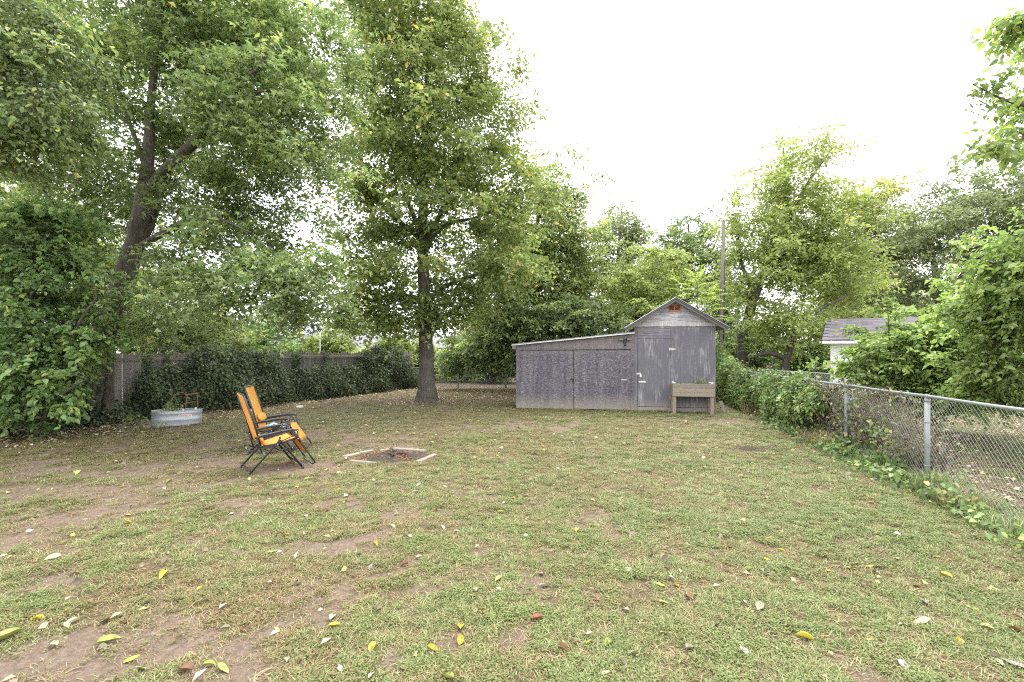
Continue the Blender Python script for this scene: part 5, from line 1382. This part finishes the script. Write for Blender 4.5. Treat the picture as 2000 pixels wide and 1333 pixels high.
    # neck cushion slid down the back
    fz = (pillow_z-BB[1])/(BT[1]-BB[1]); px_ = BB[0]+(BT[0]-BB[0])*fz+.045
    V = []; Fc = []; n, m = 12, 9
    for j in range(m):
        t = j/(m-1)*2-1; rad = (1-abs(t)**4)**.5*.5+.5; y = t*.19
        for i in range(n):
            a = 2*PI*i/n; V.append((px_+math.cos(a)*.038*rad*(.6 if abs(t) == 1 else 1)-math.sin(a)*.02, y, pillow_z+math.sin(a)*.068*rad*(.7 if abs(t) == 1 else 1)))
    for j in range(m-1):
        for i in range(n): Fc.append([j*n+i, j*n+(i+1) % n, (j+1)*n+(i+1) % n, (j+1)*n+i])
    Fc.append(list(range(n))[::-1]); Fc.append([(m-1)*n+i for i in range(n)])
    mb = MB(); mb.add(V, Fc, True); pw = mb.build('neck_cushion', M['fabric'], c)
    mb = MB(); yv = .245
    mb.tube([(px_-.06, -yv, pillow_z-.02), (px_-.085, 0, pillow_z-.02), (px_-.06, yv, pillow_z-.02)], .006, 5); mb.build('strap', M['black'], pw)
    return c
make_chair('orange reclining chair turned furthest from the shed tank, its back toward the lawn', (-3.66, 7.10, gz(-3.66, 7.1)), R(39), None, .47)
bpy.data.objects['reclining_chair']['label'] = 'orange reclining chair with bare seat, the one farther from the ivy'
c2 = make_chair('orange reclining chair with pale blue cloth on its seat, nearer the ivy', (-4.26, 8.42, gz(-4.26, 8.42)), R(14), None, .60)
# pale blue cloth folded on the seat
mb = MB(); V = []; Fc = []
for i in range(9):
    for j in range(7):
        V.append((-.06+i*.038, -.17+j*.052, .425+.02*math.sin(i*1.3+j)*.6+.03*math.exp(-((i-2)/2.5)**2)+.006*math.sin(j*2.1)))
for i in range(8):
    for j in range(6): Fc.append([i*7+j, i*7+j+1, (i+1)*7+j+1, (i+1)*7+j])
mb.add(V, Fc, True); cl = mb.build('folded_cloth', M['blue'], None, c2.location, c2.rotation_euler); tag(cl, 'pale blue cloth lying on the orange chair seat', 'cloth'); cl.modifiers.new('thickness', 'SOLIDIFY').thickness = .012

# ================================================================ FIRE PIT
fpx, fpy, _ = G(765, 893)
pit_ = empty('fire_pit', (fpx, fpy, 0), 0, 'burnt-out fire pit edged with pale boards in the lawn', 'fire pit')
for (a, b, w_, z_) in (((672, 894), (702, 888), .085, .006), ((703, 887), (729, 883), .07, .012), ((768, 878), (830, 883), .075, .008), ((850, 889), (832, 897), .08, .0), ((831, 898), (816, 905), .085, .008), ((684, 901), (734, 907), .06, .0), ((742, 881), (760, 879), .05, -.004)):
    g0, g1 = G(*a), G(*b); mb = MB(); mb.bar((g0[0]-fpx, g0[1]-fpy, z_), (g1[0]-fpx, g1[1]-fpy, z_+.006), w_, .045, .008); mb.build('border_board', M['paleboard'], pit_)
r = np.random.default_rng(5)
n, m = 34, 12; V = [(0, 0, .10)]; T_ = []
for j in range(1, m+1):
    for i in range(n):
        a = 2*PI*i/n; q = j/m; rr = q*(.50+.12*math.sin(a*3+1)); z = .09*(1-q)**1.3*(1+.35*r.normal()*(q < .95))-.012*(j == m)+.008*r.normal()*(j < m)
        V.append((rr*math.cos(a)*1.1, rr*math.sin(a)*.8, z+.006))
for i in range(n): T_.append((0, 1+i, 1+(i+1) % n))
for j in range(m-1):
    for i in range(n):
        a, b = 1+j*n+i, 1+j*n+(i+1) % n; T_ += [(a, a+n, b+n), (a, b+n, b)]
link('ash_heap', np_mesh('ash_heap', V, T_, M['ash'], smooth=False), pit_)
mb = MB()
for k in range(260):
    a = r.uniform(0, 2*PI); q = r.uniform(.10, .78); x_, y_ = q*math.cos(a)*.95, q*math.sin(a)*.62; b = r.uniform(0, PI); L = r.uniform(.02, .08)
    z = .016+max(0, .085*(1-q/.5))
    mb.bar((x_, y_, z), (x_+math.cos(b)*L, y_+math.sin(b)*L, z+r.uniform(-.01, .015)), .014, .006)
tag(mb.build('wood_chips', M['brownwood'], pit_), kind='stuff')
mb = MB()
for k in range(7):
    a = r.uniform(0, 2*PI); q = r.uniform(0, .25); L = r.uniform(.15, .3); b = r.uniform(0, 2*PI); p0 = Vector((q*math.cos(a)+.1, q*math.sin(a)*.6, .06)); p1 = p0+Vector((math.cos(b)*L, math.sin(b)*L*.7, r.uniform(-.04, .05)))
    MB().tube([p0, (p0+p1)/2+Vector((0, 0, .012)), p1], [.016, .018, .01], 7).build('charred_stick', M['ash'], pit_)

# ================================================================ OVAL STOCK TANK
TA = R(22)
tk = empty('stock_tank', (-8.12, 11.55, 0), TA, 'oval galvanised stock tank used as a planter before the ivy', 'tank')
tk.scale = (.80, .8, .86)
def oval(a_, b_, n=48): return [(a_*math.copysign(abs(math.cos(t))**.85, math.cos(t)), b_*math.copysign(abs(math.sin(t))**.85, math.sin(t))) for t in (2*PI*i/n for i in range(n))]
prof = [(0, 0), (0, .05), (.004, .12), (.016, .15), (.016, .19), (.002, .22), (.002, .31), (.012, .33), (.012, .36), (.002, .385), (.004, .405)]
V = []; Fc = []; n = 48
for off, z in prof+[(-.012, .405), (-.014, .28)]:
    V += [(x_, y_, z-.01) for x_, y_ in oval(.64+off, .34+off)]
for j in range(len(prof)+1):
    for i in range(n): Fc.append([j*n+i, j*n+(i+1) % n, (j+1)*n+(i+1) % n, (j+1)*n+i])
mb = MB(); mb.add(V, Fc, True); mb.build('tank_wall', M['tankmetal'], tk)
mb = MB(); ov = oval(.645, .345); mb.tube([(x_, y_, .398) for x_, y_ in ov+ov[:2]], .011, 8, caps=False); mb.build('rim', M['tankmetal'], tk)
V = [(x_, y_, .32+.012*math.sin(i*2.3)) for i, (x_, y_) in enumerate(oval(.63, .33))]; mb = MB(); mb.add([(0, 0, .33)]+V, [[0, 1+i, 1+(i+1) % n] for i in range(n)]); mb.build('soil', M['soil'], tk)
# faded pink sticker on the side facing the lawn
M['sticker'] = simple('sticker_white', (.72,.62,.63), .5, 0, .06, 20, bmp=0); M['pink'] = simple('sticker_red', (.62,.22,.24), .5, 0, .1, 40, bmp=0); M['dblue'] = simple('sticker_blue', (.10,.10,.38), .5, 0, .1, 40, bmp=0)
def on_tank(u, z, off):
    t = -PI/2+u; return (( .64+off)*math.copysign(abs(math.cos(t))**.85, math.cos(t)), (.34+off)*math.copysign(abs(math.sin(t))**.85, math.sin(t)), z)
def patch(u0, u1, z0, z1, off, mat, name, par):
    V = []; Fc = []
    for i in range(9):
        u = u0+(u1-u0)*i/8; V += [on_tank(u, z0, off), on_tank(u, z1, off)]
    for i in range(8): Fc.append([2*i, 2*i+2, 2*i+3, 2*i+1])
    mb = MB(); mb.add(V, Fc); return mb.build(name, mat, par)
stk = patch(.12, .68, .235, .30, .0075, M['sticker'], 'sticker', tk)
uu = .15
for wd_ in (.05, .035, .06, .04, .045, .03):
    patch(uu, uu+wd_, .25, .285, .0095, M['pink'], 'lettering', stk); uu += wd_+.018
patch(.60, .64, .252, .283, .0095, M['pink'], 'lettering', stk); patch(.545, .575, .255, .28, .0098, M['dblue'], 'emblem', stk)
def tw(x_, y_, z=0):
    x_ *= .8; y_ *= .8; z *= .86
    return (tk.location.x+x_*math.cos(TA)-y_*math.sin(TA), tk.location.y+x_*math.sin(TA)+y_*math.cos(TA), z)
tr_ = empty('wooden_trellis', tw(.30, .02, .31), TA, 'brown wooden frame standing in the stock tank', 'trellis')
mb = MB(); mb.tube([(-.10, 0, 0), (-.06, 0, .28), (-.03, .0, .44)], .012, 6); mb.build('post', M['brownwood'], tr_)
mb = MB(); mb.tube([(.18, .04, 0), (.17, .04, .25), (.16, .04, .47)], .012, 6); mb.build('post', M['brownwood'], tr_)
mb = MB(); mb.bar((-.08, 0, .43), (.19, .04, .47), .03, .022, .004); mb.build('rail', M['brownwood'], tr_)
mb = MB(); mb.bar((-.07, 0, .24), (.17, .04, .27), .02, .016, .003); mb.build('rail', M['brownwood'], tr_)
mb = MB(); mb.tube(arc([(-.05, 0, .42), (-.16, .02, .50), (-.28, .03, .46), (-.38, .02, .30)]), .010, 6); mb.build('bent_cane', M['brownwood'], tr_)
q = tw(-.24, -.02, .30); mb = MB(); mb.bar((0, 0, 0), (.005, 0, .24), .022, .008, .002); tag(mb.build('plant_stake', M['timber'], None, q), 'pale wooden stake stuck in the stock tank soil', 'stake')
q = tw(-.08, .02, .31); weed_plant('potted_plant', 'bushy yellow-green plant growing in the stock tank', q[0], q[1], 46, .34, .2, .065, M['bright'], 411, 'plant', z0=.265)
q = tw(-.22, -.10, .31); weed_plant('potted_plant', 'low dark plant at the tank rim by the stake', q[0], q[1], 18, .16, .12, .055, M['shrub'], 412, 'plant', z0=.265)
q = tw(-.30, .03, .31); fw = empty('purple_flower', q, 0, 'small purple flower beside the stake in the stock tank', 'flower')
mb = MB(); mb.tube([(0, 0, -.01), (-.01, 0, .15)], .004, 5); mb.build('stem', M['stem'], fw)
pmesh = unit_leaf('petal', M['purple'], 'oval', .1, .5, .5, .6, .1)
for k in range(7):
    o = link('petal', pmesh, fw, (-.01, 0, .15), (0, -.3+.4*(k % 2), k*.9)); o.scale = (.05,)*3
for k, (dx, dy, col_) in enumerate(((.16, -.05, 'cap'), (.46, .02, 'cap'))):
    q = tw(dx, dy, .305); mb = MB(); mb.box((-.02, -.003, 0), (.02, .003, .10 if k == 0 else .13), bev=.002); tag(mb.build('plant_tag', M[col_], None, q, (0, .1, TA)), ['white plant tag in front of the brown frame in the tank', 'white plant tag at the shed-side end of the tank'][k], 'tag')

# ================================================================ STONES, STICKS, LITTER, FALLEN LEAVES
def stone(label, x, y, sx_, sy_, sz_, seed, mat='stone'):
    r = np.random.default_rng(seed); V = []; Fc = []; n, m = 12, 7
    for j in range(m):
        ph = -PI/2+PI*j/(m-1)
        for i in range(n):
            a = 2*PI*i/n; k = 1+.22*(vnoise(np.array([math.cos(a)*1.5+seed]), np.array([ph*1.5+math.sin(a)*1.5]))[0]-.5)*2
            V.append((math.cos(a)*math.cos(ph)*sx_*k, math.sin(a)*math.cos(ph)*sy_*k, math.sin(ph)*sz_*k+sz_*.5))
    for j in range(m-1):
        for i in range(n): Fc.append([j*n+i, j*n+(i+1) % n, (j+1)*n+(i+1) % n, (j+1)*n+i])
    mb = MB(); mb.add(V, Fc); tag(mb.build('stone', M[mat], None, (x, y, 0)), label, 'stone')
M['palestone'] = simple('pale_stone', (.62,.60,.55), .8, 0, .12, 20, bmp=.3)
g = G(851, 778); stone('flat whitish stone lying at the lone tree\'s foot', g[0], g[1], .17, .11, .05, 1, 'palestone')
g = G(1483, 800); stone('grey rock at the foot of the vine hedge', g[0], g[1], .22, .16, .14, 2)
g = G(585, 797); stone('small pale stone in front of the ivy behind the chairs', g[0], g[1], .12, .09, .05, 3, 'palestone')
for i, (a, b, lab) in enumerate((((1905, 930), (1975, 938), 'long fallen stick on the leaf litter beyond the wire'), ((1935, 952), (2040, 985), 'thin fallen branch lying beyond the near wire panel'), ((1990, 975), (2060, 960), 'fallen stick crossing near the thin branch beyond the wire'))):
    g0, g1 = G(*a), G(*b); d = Vector(g1)-Vector(g0); mb = MB(); mb.tube([(0, 0, .018), tuple(d*.4+Vector((0, .02, .03))), tuple(d+Vector((0, 0, .015)))], [.012, .010, .006], 6)
    t = d*.6; mb.tube([tuple(t+Vector((0, 0, .02))), tuple(t+Vector((.12, .1, .035)))], [.006, .003], 5)
    tag(mb.build('fallen_branch', M['sticks'], None, (g0[0], g0[1], gz(g0[0], g0[1]))), lab, 'branch')

# small litter, nobody could count it
r = np.random.default_rng(321)
n = 130000; y = 2.2+22*r.random(n)**.8; x = r.uniform(-1.15, 1.25, n)*y
dd, ll, kk = masks(x, y)
pr = np.clip(ll*1.15, .03, 1)*np.where(y < 8, .5, 1)
k = (r.random(n) < pr) & ~in_shed(x, y); x, y = x[k], y[k]; n = len(x)
p = np.stack([x, y, relief(x, y)*np.clip(1-np.maximum(0, (np.hypot(x, y)-25)/15), 0, 1)+.008+.02*r.random(n)], 1)
a = r.uniform(0, 2*PI, n); d = np.stack([np.cos(a), np.sin(a), r.normal(0, .25, n)], 1); nr = np.array([0, 0, 1.])+r.normal(size=(n, 3))*.4
L = r.uniform(.035, .085, n)
V, T_, A = leaf_arrays(p, d, nr, L, L*.62, r.random(n), r.random(n), .2, 'kite', .05)
tag(link('leaf_litter', np_mesh('leaf_litter', V, T_, M['litter'], A)), 'scattered small dead leaves along the fences and under the trees', 'leaf litter', kind='stuff')

# single fallen leaves on the lawn
def fl_mat(name, c, c2):
    m, t, ns, ls, b = newmat(name); v = coords(ns, ls)
    nn = noise(ns, ls, v, 3.5, 4); r_ = ramp(ns, [(.35, c), (.7, c2)]); ls.new(nn, r_.inputs[0])
    oi = ns.new('ShaderNodeObjectInfo'); mr = ns.new('ShaderNodeMapRange'); mr.inputs[3].default_value = .6; mr.inputs[4].default_value = 1.1; ls.new(oi.outputs['Random'], mr.inputs[0])
    h_ = ns.new('ShaderNodeHueSaturation'); ls.new(mr.outputs[0], h_.inputs['Value']); ls.new(r_.outputs[0], h_.inputs['Color']); ls.new(h_.outputs[0], b.inputs['Base Color']); b.inputs['Roughness'].default_value = .6
    return m
LK = {'yellow': ((.58,.46,.04), (.46,.42,.06)), 'green': ((.33,.38,.08), (.44,.45,.14)), 'pale': ((.50,.47,.34), (.42,.40,.24)), 'brown': ((.17,.085,.04), (.27,.14,.07)), 'grey': ((.30,.26,.27), (.38,.34,.33)), 'red': ((.36,.10,.05), (.46,.19,.09)), 'orange': ((.50,.25,.05), (.56,.36,.09))}
LN = {'yellow': 'bright yellow', 'green': 'yellow-green', 'pale': 'pale cream', 'brown': 'dark brown', 'grey': 'dull grey', 'red': 'reddish', 'orange': 'orange-tan'}
def where(x, y):
    if math.hypot(x+2.0, y-7.94) < 1.5: return 'beside the fire pit'
    if math.hypot(x+3.9, y-7.6) < 1.5: return 'by the orange chairs'
    if float(fence_x(y))-x < 1.3: return 'near the side chain link fence'
    if y > 11.5 and x > -1.: return 'in front of the shed'
    if math.hypot(x+3.0, y-17) < 3: return 'under the lone tree'
    if x-float(ivy_x(y)) < 2.6: return 'near the ivy fence'
    return 'on bare soil' if masks(np.array([x]), np.array([y]))[0][0] > .55 else 'on thin lawn grass'
def curled(seed, mat, asp, cup, bend):
    V = []; Fc = []; n, m = 9, 5
    for i in range(n):
        t = i/(n-1); w_ = asp*math.sin(PI*min(1, t**.8))**.75*.5+.004
        for j in range(m):
            s = j/(m-1)*2-1; V.append((t-.5, s*w_, cup*(s*s)*w_*2+bend*(t-.5)**2+.02*math.sin(t*9+seed)*abs(s)))
    for i in range(n-1):
        for j in range(m-1): Fc.append([i*m+j, i*m+j+1, (i+1)*m+j+1, (i+1)*m+j])
    mb = MB(); mb.add(V, Fc, True)
    mb.tube([(-.5, 0, bend*.25), (-.62, .02, bend*.3), (-.72, .03, bend*.3+.02)], .012, 4)
    return mb.mesh('fallen_leaf', mat)
lm = {}
for kname, (c, c2) in LK.items():
    m_ = fl_mat('leaf_'+kname, c, c2)
    lm[kname] = [curled(i, m_, (.42, .52, .36)[i], (.25, .5, .8)[i], (.15, .3, -.05)[i]) for i in range(3)]
def fleaf(kname, x, y, L, a=None, tilt=.2):
    v = random.randrange(3); L *= .9
    o = link('fallen_leaf', lm[kname][v], None, (x, y, gz(x, y)+.006+L*.05), (random.gauss(0, tilt), random.gauss(0, tilt), a if a is not None else random.uniform(0, 2*PI)))
    o.scale = (L, L, L)
    size = 'small' if L < .058 else 'large' if L > .085 else 'mid-sized'
    tag(o, '%s %s %s fallen leaf %s' % (size, LN[kname], ('flat', 'cupped', 'narrow curled')[v], where(x, y)), 'leaf', 'fallen leaves on the lawn')
    return o
spots = [('green',15,1250,.17),('pale',105,1265,.09),('pale',200,1270,.10),('green',212,1257,.13),('pale',142,1220,.10),('yellow',258,1293,.09),('green',275,1311,.09),('green',435,1310,.11),('yellow',132,1196,.08),('pale',103,1096,.12),('yellow',75,1215,.10),('brown',65,1210,.12),
  ('brown',362,1312,.12),('yellow',318,1128,.13),('yellow',389,1153,.07),('brown',259,1114,.06),('yellow',250,1009,.10),('yellow',250,1023,.08),('green',530,1085,.12),('pale',606,1041,.06),('green',432,1091,.08),('yellow',422,1210,.06),('pale',440,1228,.07),('brown',478,1232,.07),('pale',560,1293,.06),('pale',648,1211,.09),('yellow',652,1227,.09),('brown',525,1165,.06),
  ('yellow',735,1066,.09),('pale',772,1008,.06),('pale',892,1040,.09),('pale',918,1044,.06),('brown',924,1168,.12),('pale',953,1178,.09),('pale',1053,1125,.08),('pale',1062,1150,.09),('red',1050,1214,.10),('brown',790,1106,.08),('brown',838,1110,.06),('green',962,1209,.10),('yellow',900,1231,.09),('yellow',898,1256,.09),('yellow',845,1275,.09),('yellow',728,1270,.09),('green',875,1330,.11),('brown',1100,1272,.10),('green',1187,1263,.09),('yellow',1150,1260,.04),('yellow',1290,1145,.08),('green',1300,1181,.12),('brown',1172,1175,.11),('red',1342,1166,.08),('yellow',1320,1145,.06),
  ('pale',1268,1064,.07),('pale',1231,1050,.06),('yellow',1157,1028,.09),('yellow',1128,1038,.10),('green',1120,1078,.08),('green',1203,1117,.08),('pale',1483,1187,.11),('yellow',1572,1246,.12),('grey',1765,1305,.10),('pale',1800,1216,.14),('grey',1808,1178,.09),('green',1898,1190,.09),('yellow',1618,1116,.07),('green',1662,1113,.08),('brown',1648,1126,.10),('pale',1716,1130,.06),('red',1790,1146,.09),('yellow',1848,1128,.10),('yellow',1830,1092,.07),('green',1460,1113,.10),('yellow',1498,1091,.06),('brown',1424,1069,.07),('green',1500,975,.08),('pale',1497,976,.08),('orange',1457,964,.06),('pale',1417,1009,.08),('pale',1388,998,.06),('yellow',1615,1025,.06),('pale',1643,1006,.06),('orange',1624,883,.13),('red',1715,984,.07),('grey',1425,960,.08),('red',1980,1136,.09),('grey',1980,1300,.12),('brown',1985,1235,.10),('orange',1540,1220,.07),('red',1418,1248,.06),('orange',1610,1245,.05),
  ('green',978,1002,.09),('yellow',1045,968,.06),('green',853,975,.10),('yellow',852,998,.09),('pale',1028,970,.08),('grey',958,966,.09),('grey',735,948,.08),('yellow',935,924,.07),('grey',818,950,.10),('pale',870,952,.08),('pale',962,900,.06),('grey',300,1020,.08),('pale',235,952,.08),('green',152,925,.13),('pale',130,900,.10),('green',600,938,.10),('green',610,930,.12),('yellow',580,955,.08),('green',330,944,.13),('green',640,920,.08)]
for kname, px, py, L in spots:
    g = G(px, py); fleaf(kname, g[0], g[1], L)
r = np.random.default_rng(77); cnt = 0
while cnt < 170:
    y = 2.45+13*r.random()**1.1; x = r.uniform(-1.06, 1.06)*y
    if x > fence_x(y)-.15 or x < ivy_x(y)+.8 or in_shed(np.array([x]), np.array([y]))[0]: continue
    kn = r.choice(['yellow', 'green', 'pale', 'brown', 'grey', 'red', 'orange'], p=[.16, .16, .14, .24, .18, .05, .07])
    fleaf(str(kn), x, y, float(r.uniform(.045, .085))*(1+.02*y)); cnt += 1
